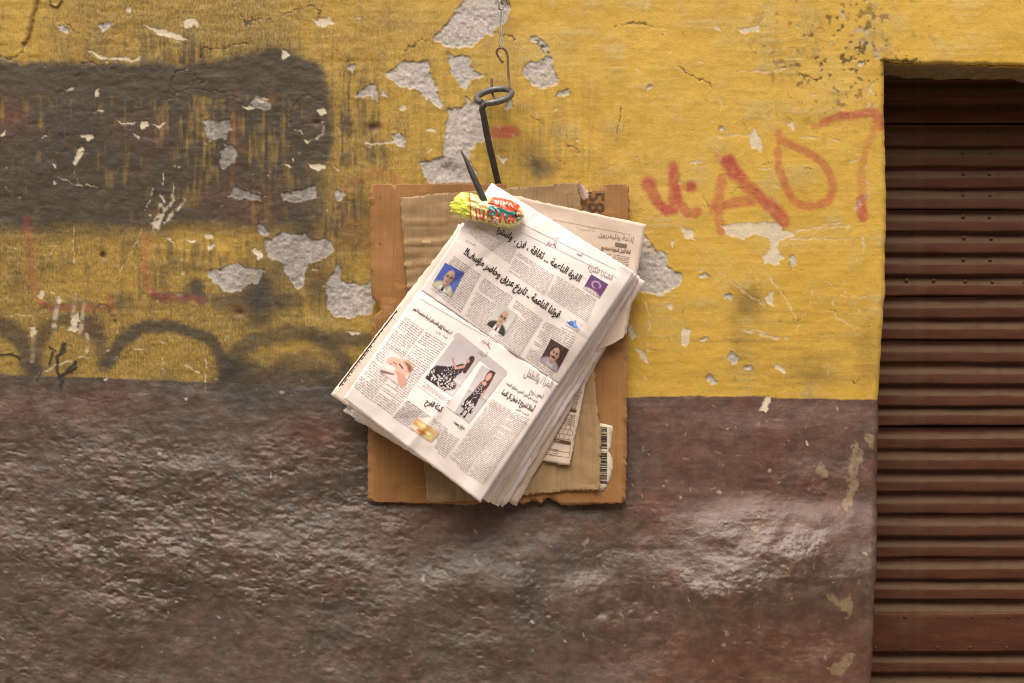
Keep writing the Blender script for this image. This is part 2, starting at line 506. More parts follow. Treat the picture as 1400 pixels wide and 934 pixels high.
def poly(arr, pts, a=1.0, warp=0.95, edge=0.8):
    p = np.array(pts, float)
    ii = box(p[:, 0].min() - 8, p[:, 0].max() + 8, p[:, 1].min() - 8, p[:, 1].max() + 8)
    xs = X[ii] + wx[ii] * warp; ys = Y[ii] + wy[ii] * warp
    inside = np.zeros(len(ii), bool)
    j = len(p) - 1
    for i in range(len(p)):
        xi, yi = p[i]; xj, yj = p[j]
        c = ((yi > ys) != (yj > ys)) & (xs < (xj - xi) * (ys - yi) / (yj - yi + 1e-9) + xi)
        inside ^= c; j = i
    d = polyline_dist(ii, list(map(tuple, p)) + [tuple(p[0])], xs, ys)
    s = np.where(inside, d, -d)
    v = a * sstep(-edge, edge, s)
    arr[ii] = np.maximum(arr[ii], v)

def blob(arr, x, y, rx, ry, a=1.0, pw=1.0, rag=0.35, mode='screen'):
    ii = box(x - rx * 2.2, x + rx * 2.2, y - ry * 2.2, y + ry * 2.2)
    dx = (X[ii] - x + wx[ii] * 1.2) / rx; dy = (Y[ii] - y + wy[ii] * 1.2) / ry
    d = np.sqrt(dx * dx + dy * dy) + rag * n_mid[ii]
    v = a * np.exp(-np.maximum(d, 0) ** 2 * pw)
    v = v * (1 - sstep(1.6, 2.2, np.sqrt(dx * dx + dy * dy)))
    if mode == 'screen': arr[ii] = 1 - (1 - arr[ii]) * (1 - v)
    else: arr[ii] = np.maximum(arr[ii], v)

n_fin0 = fbm(X / 5 + 40, Y / 5, 3, 19)
def C(s, ox, oy, pts):
    return [(x / s + ox, y / s + oy) for x, y in pts]

n_big = fbm(X / 150, Y / 150, 4, 10)
n_mid = fbm(X / 30, Y / 30, 4, 14)
n_fin = fbm(X / 6, Y / 6, 3, 18)
vst = .75 * fbm_s(X, Y, 4.5, 42, 3, 22) + .45 * fbm(X / 17, Y / 24, 3, 23)            # vertical brush streaks
hst = fbm_s(X, Y, 60, 5, 4, 26)            # horizontal trowel streaks
Z0 = np.zeros(N, np.float32)
plaster, cream, soot, red = Z0.copy(), Z0.copy(), Z0.copy(), Z0.copy()
dred, tar, rust = Z0.copy(), Z0.copy(), Z0.copy()
dirt, crack_and_shade, pale, khaki = Z0.copy(), Z0.copy(), Z0.copy(), Z0.copy()

# dado line
dl = np.interp(X, [-900, 0, 130, 300, 480, 700, 860, 1000, 1100, 1200, 2800], [508, 512, 517, 523, 531, 540, 543, 541, 544, 547, 560])
dado = sstep(-1.0, 1.0, Y - dl + 1.3 * fbm(X / 18, Y / 30, 3, 60))

# --- plaster patches
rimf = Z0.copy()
c2, c1, c4, c3, c5, c8 = (2.917, 440, 0), (2.917, 0, 0), (2.593, 0, 300), (2.498, 840, 0), (2.498, 840, 300), (2.796, 900, 600)
for s, pts in [
    (c2, [(575, -20), (700, -25), (745, 20), (738, 95), (690, 115), (685, 150), (640, 148), (600, 180), (540, 190), (490, 185), (445, 155), (490, 110), (540, 50)]),
    (c2, [(250, 290), (320, 237), (370, 245), (425, 240), (440, 300), (455, 320), (452, 370), (478, 425), (465, 438), (420, 415), (385, 385), (345, 345), (290, 320)]),
    (c2, [(510, 215), (590, 222), (595, 265), (650, 295), (610, 315), (580, 350), (555, 345), (525, 300), (508, 265)]),
    (c2, [(805, 285), (830, 255), (870, 250), (890, 225), (910, 230), (930, 290), (945, 320), (915, 350), (880, 357), (845, 345), (830, 320), (808, 305)]),
    (c2, [(835, 135), (865, 140), (905, 200), (908, 222), (890, 205), (860, 170), (840, 155)]),
    (c2, [(495, 430), (560, 420), (580, 385), (620, 410), (645, 425), (655, 520), (668, 560), (630, 570), (600, 600), (590, 640), (620, 690), (630, 745), (440, 745), (385, 650), (430, 640), (490, 625), (488, 560), (500, 480)]),
    (c2, [(125, 388), (165, 350), (205, 340), (212, 372), (227, 412), (200, 400), (178, 392)]),
    (c2, [(235, 358), (263, 386), (228, 391)]),
    (c2, [(275, 545), (310, 530), (330, 560), (320, 600), (290, 590)]),
    (c2, [(735, 400), (755, 405), (745, 435), (735, 430)]),
    (c2, [(98, 265), (130, 262), (135, 280), (115, 290)]),
    (c2, [(945, 370), (975, 365), (985, 385), (960, 388)]),
    (c2, [(1290, 350), (1310, 325), (1322, 340), (1300, 365)]),
    (c1, [(800, 478), (915, 480), (928, 515), (905, 555), (835, 557), (820, 515)]),
    (c1, [(878, 640), (893, 590), (925, 580), (948, 610), (945, 645), (900, 662)]),
    (c1, [(908, 775), (935, 735), (960, 760), (1035, 770), (1040, 795), (960, 797)]),
    (c1, [(1130, 770), (1260, 750), (1265, 790), (1180, 820), (1130, 800)]),
    (c1, [(1335, 765), (1380, 765), (1375, 800), (1345, 800)]),
    (c1, [(1028, 890), (1060, 900), (1078, 933), (1040, 930)]),
    (c1, [(1005, 405), (1040, 385), (1085, 405), (1070, 435), (1010, 430)]),
    (c1, [(228, 100), (265, 110), (262, 135), (235, 130)]),
    (c1, [(398, 92), (430, 88), (438, 110), (415, 126), (400, 112)]),
    (c4, [(935, 75), (1000, 50), (1075, 40), (1110, 65), (1170, 80), (1180, 105), (1140, 140), (1100, 150), (1085, 190), (1070, 240), (1045, 250), (1020, 210), (1000, 165), (960, 135), (940, 110)]),
    (c4, [(732, 172), (790, 165), (840, 150), (870, 165), (940, 175), (920, 220), (880, 240), (830, 262), (790, 255), (745, 210)]),
    (c4, [(1165, 200), (1195, 170), (1210, 210), (1290, 240), (1320, 215), (1335, 290), (1310, 340), (1200, 345), (1165, 310)]),
    (c4, [(905, 20), (935, 10), (955, 50), (930, 55)]),
    (c5, [(55, 60), (110, 50), (140, 110), (185, 125), (180, 150), (225, 190), (225, 225), (160, 258), (60, 240)]),
    (c5, [(385, 470), (398, 445), (423, 465), (405, 495)]),
    (c5, [(308, 545), (325, 526), (342, 545), (325, 572)]),
    (c5, [(288, 198), (305, 188), (315, 203), (298, 212)]),
    (c5, [(365, 262), (378, 256), (400, 255), (400, 275), (370, 273)]),
    (c5, [(590, 130), (612, 118), (618, 145), (600, 160)]),
    (c5, [(438, 500), (465, 495), (466, 512), (445, 512)]),
    (c5, [(300, 405), (318, 400), (312, 418)]),
    (c5, [(385, 258), (398, 256), (396, 278), (388, 276)]),
    (c3, [(835, 215), (850, 220), (845, 235), (830, 230)]),
    (c3, [(362, 435), (378, 432), (380, 448), (366, 448)]),
]:
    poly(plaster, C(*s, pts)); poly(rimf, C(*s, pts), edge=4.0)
# --- cream / whitewash chips
for s, pts in [
    (c3, [(365, 770), (420, 760), (490, 765), (560, 760), (620, 795), (575, 820), (560, 850), (578, 880), (560, 905), (505, 900), (500, 870), (535, 850), (530, 815), (480, 800), (440, 815), (385, 800)]),
    (c3, [(460, 465), (490, 445), (508, 480), (495, 512), (470, 505)]),
    (c3, [(222, 765), (262, 780), (278, 825), (245, 810)]),
    (c3, [(410, 100), (450, 93), (505, 96), (490, 111), (440, 114)]),
    (c3, [(338, 95), (355, 82), (362, 98)]),
    (c3, [(597, 425), (605, 423), (612, 445), (604, 446)]),
    (c5, [(240, 365), (268, 380), (242, 433), (228, 405)]),
    (c5, [(503, 645), (518, 600), (537, 608), (525, 655)]),
    (c5, [(545, 500), (580, 505), (575, 525), (550, 515)]),
    (c5, [(520, 270), (545, 250), (550, 300), (530, 290)]),
    (c5, [(185, 290), (205, 285), (208, 305), (195, 308)]),
    (c5, [(70, 435), (90, 440), (115, 500), (100, 495)]),
    (c5, [(45, 375), (60, 360), (75, 400), (55, 410)]),
    (c5, [(195, 85), (210, 78), (207, 105)]),
    (c1, [(575, 97), (610, 105), (650, 118), (690, 132), (750, 152), (700, 163), (680, 150), (620, 125)]),
    (c1, [(735, 92), (765, 82), (800, 98), (790, 108), (745, 108)]),
    (c1, [(1255, 75), (1335, 70), (1330, 95), (1270, 104)]),
    (c1, [(355, 205), (400, 213), (440, 228), (420, 232), (370, 218)]),
    (c1, [(440, 228), (555, 231), (555, 236), (500, 240), (445, 234)]),
    (c1, [(1125, 205), (1150, 208), (1168, 228), (1145, 244), (1130, 232)]),
    (c1, [(490, 40), (520, 38), (515, 53), (495, 55)]),
    (c1, [(385, 372), (398, 355), (407, 375), (390, 383)]),
    (c1, [(258, 354), (295, 357), (285, 366)]),
    (c1, [(1030, 383), (1060, 378), (1075, 390), (1050, 402), (1010, 400)]),
    (c1, [(965, 430), (1000, 425), (1020, 437), (990, 442)]),
    (c1, [(1265, 445), (1300, 436), (1308, 455), (1275, 462)]),
    (c1, [(1207, 552), (1240, 556), (1220, 566)]),
    (c1, [(1240, 658), (1295, 658), (1290, 675), (1255, 682)]),
    (c1, [(1125, 655), (1160, 657), (1158, 662)]), (c1, [(1318, 664), (1350, 668), (1345, 673)]),
    (c1, [(345, 540), (385, 535), (378, 555), (352, 562)]), (c1, [(315, 540), (345, 541), (344, 546), (318, 546)]),
    (c1, [(300, 590), (322, 588), (328, 610), (305, 650), (292, 645)]),
    (c1, [(565, 475), (590, 480), (590, 498), (560, 510), (552, 500)]), (c1, [(605, 492), (665, 492), (645, 503)]),
    (c1, [(470, 486), (528, 487), (525, 492), (475, 493)]), (c1, [(528, 540), (552, 543), (545, 552)]),
    (c1, [(385, 425), (400, 424), (420, 442), (405, 440)]), (c1, [(0, 535), (30, 527), (20, 540), (0, 545)]),
    (c1, [(213, 657), (230, 658), (225, 668)]), (c1, [(215, 732), (230, 735), (222, 742)]),
    (c1, [(155, 540), (190, 538), (185, 547)]), (c1, [(595, 848), (610, 850), (603, 858)]),
    (c2, [(0, 72), (50, 72), (55, 90), (25, 104), (0, 108)]), (c2, [(130, 78), (160, 76), (155, 86)]),
    (c2, [(408, 520), (445, 518), (448, 535), (425, 530)]), (c2, [(165, 569), (290, 563), (285, 572), (168, 574)]),
    (c2, [(690, 632), (735, 640), (715, 648)]), (c2, [(305, 432), (325, 415), (333, 432), (318, 440)]),
    (c4, [(130, 280), (150, 257), (162, 265), (150, 285)]), (c4, [(195, 275), (208, 268), (215, 290), (198, 300)]),
    (c4, [(250, 340), (280, 335), (285, 358), (270, 362), (283, 385), (270, 400), (235, 395), (258, 372)]),
    (c4, [(725, 55), (745, 52), (755, 72), (735, 68)]), (c4, [(738, 95), (765, 90), (765, 100), (740, 107)]),
    (c4, [(888, 115), (905, 105), (930, 125), (920, 142), (905, 125)]), (c4, [(660, 72), (700, 72), (690, 85)]),
    (c4, [(580, 72), (600, 75), (598, 88)]), (c4, [(540, 0), (575, -5), (560, 25), (545, 15)]),
    (c4, [(105, 390), (125, 388), (130, 410), (108, 415)]), (c4, [(470, 455), (525, 457), (500, 462)]), (c4, [(570, 435), (588, 440), (575, 447)]),
    (c4, [(640, 637), (660, 640), (645, 648)]), (c4, [(370, 562), (382, 565), (374, 573)]),
    (c4, [(1225, 400), (1250, 398), (1280, 405), (1250, 415)]),
    (c8, [(568, 0), (578, 0), (576, 22), (571, 24)]),
]:
    poly(cream, C(*s, pts), .92, warp=0.9)
# scratches
sgaps = np.clip(.62 + .9 * n_fin0, .0, 1)
def scr(pts, s, r=0.8, a=0.75): stroke(cream, C(*s, pts), r * .85, a, 0.6, 0.6, gaps=sgaps)
for s, pts, r in [
    (c5, [(358, 185), (430, 235), (515, 300)], .8), (c5, [(483, 195), (515, 295)], .7), (c5, [(535, 200), (580, 265), (622, 332)], 1.3),
    (c5, [(675, 240), (665, 300), (640, 340), (628, 380)], .9), (c5, [(720, 215), (760, 245), (740, 285), (760, 335), (832, 362)], .8),
    (c5, [(770, 262), (905, 275)], .8), (c5, [(785, 205), (788, 260)], .6), (c5, [(445, 373), (510, 398), (592, 406)], 2.0),
    (c5, [(450, 380), (480, 372), (530, 400)], .9), (c5, [(108, 280), (118, 340), (118, 455)], 1.3), (c5, [(848, 60), (848, 120)], 1.5),
    (c5, [(600, 60), (700, 65), (800, 70)], 1.2), (c5, [(620, 40), (700, 20), (780, 10)], 1.0), (c5, [(800, 270), (870, 340)], .5),
    (c5, [(40, 420), (45, 500)], 1.4), (c5, [(550, 335), (575, 360)], .5), (c5, [(575, 335), (552, 362)], .5),
    (c3, [(410, 240), (580, 245)], 1.6), (c3, [(210, 243), (260, 245)], 1.0), (c3, [(320, 468), (460, 467)], 1.1), (c3, [(640, 470), (770, 482)], 1.3),
    (c3, [(120, 0), (112, 30)], .8), (c3, [(800, 560), (840, 545)], 1.4), (c3, [(360, 330), (370, 365)], .8), (c3, [(690, 780), (800, 770)], 1.2),
    (c3, [(560, 205), (640, 200)], .8), (c3, [(260, 555), (300, 552)], 1.3), (c3, [(490, 570), (530, 575)], .9),
    (c1, [(650, 695), (648, 740)], .9), (c1, [(618, 745), (612, 775)], .8), (c1, [(640, 770), (652, 800), (640, 870)], 1.6), (c1, [(690, 735), (680, 790)], 1.0),
    (c1, [(745, 790), (690, 840), (655, 890)], 2.6), (c1, [(690, 795), (620, 870)], 2.3), (c1, [(640, 815), (645, 850), (630, 900)], 3.2),
    (c1, [(600, 795), (578, 835)], .7), (c1, [(612, 880), (615, 925)], 1.0), (c1, [(640, 870), (605, 890)], .9), (c1, [(1285, 490), (1280, 530), (1250, 555)], 1.8), (c1, [(1180, 520), (1200, 518), (1205, 535)], .9),
    (c1, [(300, 650), (302, 700), (320, 735), (370, 745)], .7), (c1, [(240, 705), (300, 730), (380, 750)], .8),
    (c4, [(510, 30), (460, 120), (410, 205)], .7), (c4, [(258, 30), (265, 150)], .9), (c4, [(20, 342), (115, 345), (130, 400)], .6), (c4, [(735, 500), (730, 600)], 1.1),
    (c4, [(135, 555), (200, 515), (290, 490)], 1.6), (c4, [(290, 490), (330, 487)], .7), (c4, [(820, 355), (790, 450)], .5), (c4, [(650, 515), (710, 545)], 1.0),
    (c4, [(575, 490), (582, 540)], .8), (c4, [(1120, 520), (1130, 560)], .6), (c4, [(35, 195), (38, 220)], 1.2), (c4, [(210, 80), (180, 130)], .5),
]:
    scr(pts, s, r)
# loose random nicks
for i in range(300):
    x = RNG.uniform(-20, 1195); y = RNG.uniform(-20, 900)
    r = RNG.uniform(0.45, 1.1) * (2.0 if RNG.random() < .08 else 1)
    L = RNG.uniform(0, 3.5) * (1 if RNG.random() < .8 else 2.6); an = RNG.normal(0, .5) if RNG.random() < .6 else RNG.uniform(0, 3.14)
    tgt = cream if RNG.random() < .62 else plaster
    a = RNG.uniform(.3, .8) if y < 545 else RNG.uniform(.15, .5)
    stroke(tgt, [(x, y), (x + L * math.cos(an), y + L * math.sin(an))], r, a, 0.6, 0.5)
# grey chalk drips on the left
for pts, r, a in [(C(*c4, [(203, 285), (190, 400)]), 3.2, .55), (C(*c4, [(268, 270), (258, 340)]), 2.4, .4), (C(*c4, [(298, 300), (285, 400)]), 2.6, .45),
                  (C(*c4, [(120, 410), (112, 500)]), 3, .35), (C(*c4, [(308, 405), (312, 440), (305, 470)]), 2.2, .6)]:
    stroke(cream, pts, r, a, 0.5, 0.4, gaps=0.55 + 0.45 * np.clip(hst * 1.5, -1, 1))

# --- soot / black spray on the left
sgap = np.clip(0.74 + 0.55 * vst + 0.25 * n_fin, 0, 1)
stroke(soot, [(-300, 112), (0, 110), (120, 112), (250, 112), (340, 108), (420, 108)], 27, 0.92, 0.28, 1.0)
stroke(soot, curve([(330, 98), (385, 92), (420, 112), (432, 150), (430, 205)]), 24, 0.9, 0.4, 1.0)
rect = sstep(112, 136, Y + 4 * n_mid) * (1 - sstep(300, 335, Y + 8 * n_mid)) * (1 - sstep(415, 475, X + 18 * vst + 8 * n_mid))
soot = np.maximum(soot, rect * np.clip(0.90 + .14 * (1 - sstep(80, 300, X)) + 0.06 * sstep(160, 230, Y) + 0.50 * vst * (1 - 0.6 * sstep(200, 290, Y)) + 0.2 * n_mid, 0, 0.93))
stroke(soot, [(-300, 205), (0, 210), (90, 250), (200, 285), (330, 285)], 30, 0.72, 0.6, 1.4)
stroke(soot, [(-300, 295), (60, 300), (200, 298), (330, 285), (430, 262)], 18, 0.7, 0.6, 1.0)
topfade = sstep(20, 85, Y + 10 * n_mid) * (1 - sstep(85, 130, Y)) * (1 - sstep(380, 480, X))
soot = np.maximum(soot, topfade * np.clip(0.15 + 0.8 * vst + .15 * n_fin, 0, .75) * sstep(60, 200, X))
rightfade = sstep(60, 140, Y) * (1 - sstep(300, 420, Y)) * sstep(400, 440, X) * (1 - sstep(470, 560, X + 20 * n_mid))
soot = np.maximum(soot, rightfade * np.clip(0.12 + 0.75 * vst + .2 * n_fin, 0, .7))
lowfade = sstep(310, 330, Y) * (1 - sstep(350, 520, Y + 20 * n_mid)) * (1 - sstep(430, 500, X))
soot = np.maximum(soot, lowfade * np.clip(0.10 + 0.35 * vst + .25 * n_mid, 0, .55))
for pts, r, a in [
    ([(0, 375), (50, 405), (90, 465), (112, 545)], 11, .75), ([(125, 530), (132, 450), (180, 385), (240, 357), (310, 372), (352, 430), (375, 520)], 8.5, .62),
    ([(393, 500), (430, 430), (500, 388), (580, 378), (680, 398), (760, 450), (800, 515), (805, 590)], 9, .85),
    ([(800, 520), (860, 455), (950, 420), (1060, 405), (1180, 425), (1320, 430)], 11, .7), ([(990, 515), (1060, 500), (1120, 530), (1180, 590)], 12, .5),
    ([(1110, 430), (1190, 470), (1240, 560)], 9, .55), ([(860, 540), (1000, 590), (1240, 580)], 22, .62), ([(820, 560), (830, 640)], 20, .5),
    ([(550, 268), (640, 277), (712, 290)], 6.5, .7), ([(690, 232), (705, 285)], 8, .75), ([(160, 312), (280, 312), (395, 318)], 6, .5),
    ([(740, 290), (820, 290)], 9, .4), ([(880, 285), (1050, 290)], 10, .55),
]:
    stroke(soot, curve(C(*c4, pts)), r, a, 0.5, 0.8, mode='screen')
for x, y, rx, ry_, a in [(440, 300, 13, 17, .55), (560, 285, 16, 12, .4), (680, 250, 14, 14, .55), (330, 385, 13, 17, .75), (885, 250, 22, 26, .8), (940, 300, 30, 26, .75), (900, 330, 30, 20, .6), (1010, 110, 40, 26, .35), (1000, 590, 60, 18, .6), (880, 610, 40, 26, .5), (1180, 600, 40, 22, .5), (1120, 640, 50, 20, .4),
                         (1025, 200, 11, 17, .6), (1125, 225, 17, 26, .65), (960, 200, 16, 20, .35), (600, 580, 18, 14, .5), (770, 300, 13, 11, .35), (1100, 20, 40, 20, .4), (150, 480, 10, 40, .35), (100, 560, 26, 14, .55), (240, 600, 20, 30, .4)]:
    px_, py_ = C(*c4, [(x, y)])[0]; blob(soot, px_, py_, rx, ry_, a)
blob(soot, 735, 230, 17, 17, .8); blob(soot, 720, 205, 40, 30, .18)
blob(soot, 500, 285, 26, 26, .5); blob(soot, 478, 320, 26, 40, .45); blob(soot, 490, 210, 26, 50, .25)
blob(soot, 1022, 412, 22, 26, .55); blob(soot, 1012, 470, 16, 40, .30); blob(soot, 1115, 510, 30, 22, .32); blob(soot, 1185, 480, 16, 50, .30); blob(soot, 1105, 540, 12, 24, .25)
blob(soot, 620, 232, 18, 12, .45); blob(soot, 390, 350, 45, 32, .5); blob(soot, 405, 508, 75, 30, .55); blob(soot, 335, 540, 45, 30, .5); blob(soot, 470, 560, 55, 34, .5); blob(soot, 455, 480, 30, 22, .4); blob(soot, 230, 545, 40, 26, .35); blob(soot, 460, 400, 36, 34, .4); blob(soot, 330, 380, 30, 22, .3); blob(soot, 350, 405, 34, 26, .5)
# --- tar dabs
c6 = (5.188, 0, 420)
for pts, r in [([(448, 265), (443, 320)], 3.4), ([(430, 330), (405, 350), (408, 420), (415, 470), (430, 490)], 2.6), ([(525, 400), (475, 465), (430, 500)], 2.8), ([(520, 405), (530, 440), (495, 470)], 1.8),
               ([(345, 290), (390, 310)], 1.8), ([(372, 330), (352, 400)], 2.2), ([(450, 530), (435, 575)], 2.4), ([(0, 340), (60, 336), (110, 350), (155, 380)], 1.8), ([(505, 268)], 1.2), ([(440, 785)], 1.4), ([(290, 470), (250, 530)], 1.2)]:
    stroke(tar, C(*c6, pts), r, .9, .4, .5)
for s, pts, r in [(c4, [(600, 795)], 1.2)]: stroke(tar, C(*s, pts), r, .8)

# --- red spray paint
def rs(pts, r, a, s=c3, soft=.45): stroke(red, curve(C(*s, pts), 5), r, a, soft, .5, gaps=np.clip(.92 + .22 * n_fin, 0, 1), mode='max')
rs([(118, 632), (135, 670), (160, 705), (185, 716), (205, 700), (208, 650), (200, 575)], 8.2, .9); rs([(118, 632)], 10.5, .92)
rs([(214, 680), (238, 718), (262, 727), (282, 722)], 6.2, .75); rs([(262, 641)], 8.6, .92); rs([(245, 640), (262, 641)], 6, .6)
rs([(388, 550), (412, 595)], 10, .95); rs([(400, 570), (450, 630), (520, 690), (580, 755)], 8.4, .85); rs([(357, 538)], 7, .35)
rs([(370, 612), (358, 660), (355, 710), (368, 790)], 7, .6); rs([(338, 702), (400, 695), (478, 684)], 7.2, .72); rs([(345, 706)], 10, .6, soft=.7)
rs([(563, 452), (566, 480)], 5.4, .55); rs([(572, 480), (640, 508), (705, 555), (742, 620), (735, 680), (690, 704), (630, 695), (592, 655), (566, 590), (556, 515)], 5.8, .62)
rs([(682, 435), (700, 430)], 4.4, .5); rs([(712, 418), (770, 400), (840, 388), (895, 392), (908, 425)], 6, .75); rs([(900, 405), (905, 430)], 8, .6)
rs([(885, 445), (858, 520), (846, 600), (845, 690)], 5.6, .38); rs([(846, 680), (850, 740)], 6.4, .8)
stroke(red, [(677, 181), (702, 180)], 8.5, .75, .45, .5)
rs([(100, 0), (108, 120), (120, 220), (150, 298), (230, 315), (395, 318)], 5.2, .26, c4); rs([(395, 280), (395, 320)], 6, .28, c4)
rs([(517, 60), (515, 180), (525, 245), (580, 275), (640, 277), (712, 288)], 5.6, .30, c4)
stroke(red, curve([(470, 258), (495, 243), (522, 238), (548, 250)]), 7, .22, .7, .8)
for x, y, rx, ry_, a in [(15, 165, 20, 26, .14), (200, 180, 40, 40, .06), (320, 190, 10, 60, .12), (490, 310, 40, 26, .10), (330, 275, 50, 30, .08)]: blob(red, x, y, rx, ry_, a)

# --- rust / ochre stains
for x, y, rx, ry_, a in [(512, 173, 13, 7, .85), (330, 206, 8, 9, .8), (372, 133, 10, 7, .6), (325, 424, 9, 8, .75), (140, 350, 7, 7, .6), (432, 375, 12, 8, .5), (128, 445, 9, 12, .35), (200, 232, 8, 7, .45), (430, 167, 9, 6, .5)]:
    blob(rust, x, y, rx, ry_, a, 1.2)
blob(rust, 614, 232, 16, 12, .35); blob(tar, 512, 174, 7, 4, .6); blob(tar, 141, 350, 4, 3, .6); blob(tar, 327, 430, 5, 4, .5); blob(tar, 433, 168, 4, 3, .6)

# --- general grime on the yellow
gr_left = 1 - sstep(430, 760, X + 60 * n_big)
dirt = np.clip(0.10 + 0.55 * gr_left + 0.26 * np.clip(n_big, -1, 1) * gr_left + 0.18 * np.clip(n_mid, 0, 1), 0, 1)
mid = np.exp(-((X - 690) / 170) ** 2 - ((Y - 190) / 90) ** 2)
dirt = np.clip(dirt + .50 * mid * np.clip(.55 + .8 * vst, 0, 1) + .25 * gr_left * np.clip(vst, 0, 1) + 0.10 * np.clip(hst, 0, 1), 0, .95)
tr = np.exp(-((X - 1150) / 110) ** 2 - ((Y - 70) / 90) ** 2)
dirt = np.clip(dirt + .45 * tr * np.clip(n_fin * .8 + n_mid * .6, 0, 1), 0, .95)
bot = np.exp(-((X - 1050) / 160) ** 2 - ((Y - 490) / 70) ** 2)
dirt = np.clip(dirt + .30 * bot * np.clip(.4 + hst, 0, 1), 0, .95)
dirt = dirt * (1 - .6 * sstep(1180, 1260, X))
pale = np.clip(.75 * np.clip(n_mid * 1.1 - .15, 0, 1) * sstep(560, 700, X) * np.clip(.5 + .7 * hst, 0, 1), 0, .6)
for x, y, rx, ry_, a in [(740, 75, 60, 30, .4), (560, 40, 40, 30, .25), (900, 260, 60, 60, .2), (455, 440, 40, 12, .4), (1080, 325, 60, 14, .5), (1140, 110, 40, 40, .25)]: blob(pale, x, y, rx, ry_, a)
# scuffed grey near the corner
for pts in [[(1150, 20), (1175, 40), (1195, 60), (1200, 90)], [(1195, 120), (1188, 140), (1195, 150)], [(1105, 132), (1130, 128)], [(1190, 230), (1178, 290)], [(1165, 60), (1185, 62)]]:
    stroke(plaster, curve(pts), 3.2, .5, .8, 1.6, gaps=np.clip(.4 + n_fin, 0, 1))

# --- dado colour zones
dred = np.clip(0.12 + .62 * sstep(780, 930, X + 40 * n_mid) * (1 - .75 * np.exp(-((Y - 800 - .05 * (X - 1000)) / 70) ** 2)) + .35 * np.clip(n_mid - .1, 0, 1), 0, 1)
for x, y, rx, ry_, a in [(440, 590, 55, 40, .8), (560, 720, 60, 30, .5), (130, 545, 80, 14, .4), (120, 560, 60, 20, .45), (20, 560, 40, 18, .5), (690, 715, 120, 24, .4), (1120, 890, 90, 50, .6), (1000, 910, 60, 25, .5), (830, 900, 60, 20, .35)]: blob(dred, x, y, rx, ry_, a)
dado_shade = Z0.copy()  # dark tone painted into dado pits and clefts as their shade
for x, y, rx, ry_, a in [(730, 820, 26, 55, .5), (790, 770, 40, 26, .4), (470, 850, 40, 60, .4), (470, 640, 80, 50, .25), (430, 700, 60, 30, .25), (700, 700, 60, 20, .25), (1110, 640, 60, 20, .2), (1180, 610, 20, 90, .3), (640, 900, 120, 40, .25), (260, 690, 120, 40, .18)]: blob(dado_shade, x, y, rx, ry_, a)
soot = np.where(dado > .5, np.maximum(soot * (.55 + .35 * sstep(200, 420, X)), dado_shade), soot)  # on the dado this mask holds real soot plus the painted shade
for s, pts in [(c8, [(718, 90), (745, 15), (777, 60), (770, 100), (745, 150), (762, 185), (720, 270), (706, 240), (720, 180)]), (c8, [(598, 140), (625, 98), (658, 150), (640, 163)]),
               (c8, [(650, 870), (720, 820), (757, 820), (742, 870), (700, 905), (660, 890)]), (c8, [(636, 592), (720, 600), (737, 640), (725, 682), (690, 640)]), (c8, [(775, -10), (835, -5), (830, 22), (790, 10)]),
               (c8, [(350, 345), (372, 315), (362, 355)])]:
    poly(khaki, C(*s, pts), .85, 1.5, 1.6)
for x, y, rx, ry_, a in [(1090, 300, 6, 4, 0), (1185, 600, 4, 5, .7), (1060, 925, 20, 8, .3)]:
    if a: blob(khaki, x, y, rx, ry_, a)

for i in range(150):
    x = RNG.uniform(520, 1190) if RNG.random() < .7 else RNG.uniform(0, 520); y = RNG.uniform(556, 920); r = RNG.uniform(.5, 1.3) * (2.2 if RNG.random() < .1 else 1)
    stroke(cream, [(x, y), (x + RNG.normal(0, 2), y + RNG.normal(0, 2.5))], r, RNG.uniform(.1, .45), .7, .8)
# --- cracks
def cr(pts, r, a, s=None):
    stroke(crack_and_shade, curve(C(*s, pts) if s else pts, 4), r, a, .6, 1.4)
for s, pts, r in [(c1, [(800, 240), (808, 200), (870, 205), (930, 185), (985, 165), (1000, 180)], 1.0), (c1, [(970, 55), (1000, 95), (1050, 75), (1090, 95)], .8), (c1, [(310, 265), (360, 245), (400, 262), (455, 258)], .9),
                  (c1, [(1130, 45), (1200, 38), (1230, 20), (1275, 40), (1290, 65)], .9), (c1, [(670, 370), (690, 300), (750, 270), (800, 320), (810, 370)], .8), (c1, [(670, 370), (860, 372), (960, 390)], .8),
                  (c1, [(1150, 500), (1150, 460), (1200, 400), (1280, 395)], .8), (c1, [(0, 240), (40, 236), (90, 195)], .9), (c1, [(310, 315), (330, 290)], .8), (c1, [(250, 70), (290, 130), (350, 165)], .7),
                  (c2, [(690, 148), (750, 150), (778, 165)], .8), (c2, [(330, 195), (400, 165), (440, 170)], .7), (c2, [(860, 155), (890, 205), (905, 215)], 1.0), (c2, [(975, 600), (1015, 605), (1010, 620)], .8), (c2, [(1180, 430), (1190, 540)], .7),
                  (c2, [(1230, 90), (1280, 110), (1340, 108)], .7), (c4, [(330, 350), (370, 300), (400, 330), (420, 390)], .7), (c4, [(350, 830), (440, 850)], .5), (c4, [(270, 625), (330, 645), (400, 640)], .9),
                  (c8, [(-5, 0)], .1), (c3, [(230, 225), (265, 255), (340, 290)], .8), (c3, [(640, 250), (700, 270)], .8), (c3, [(0, 90), (60, 85), (120, 92)], .7), (c3, [(910, 200), (1000, 195), (1045, 205)], 1.6)]:
    cr(pts, r, .8, s)
c7 = (2.796, 450, 600)
cr([(1010, 650), (1030, 680), (1025, 730), (1050, 770), (1075, 810), (1085, 860)], .8, .75, c7)
poly(crack_and_shade, C(*c7, [(1015, 655), (1050, 655), (1035, 685), (1022, 680)]), .6)
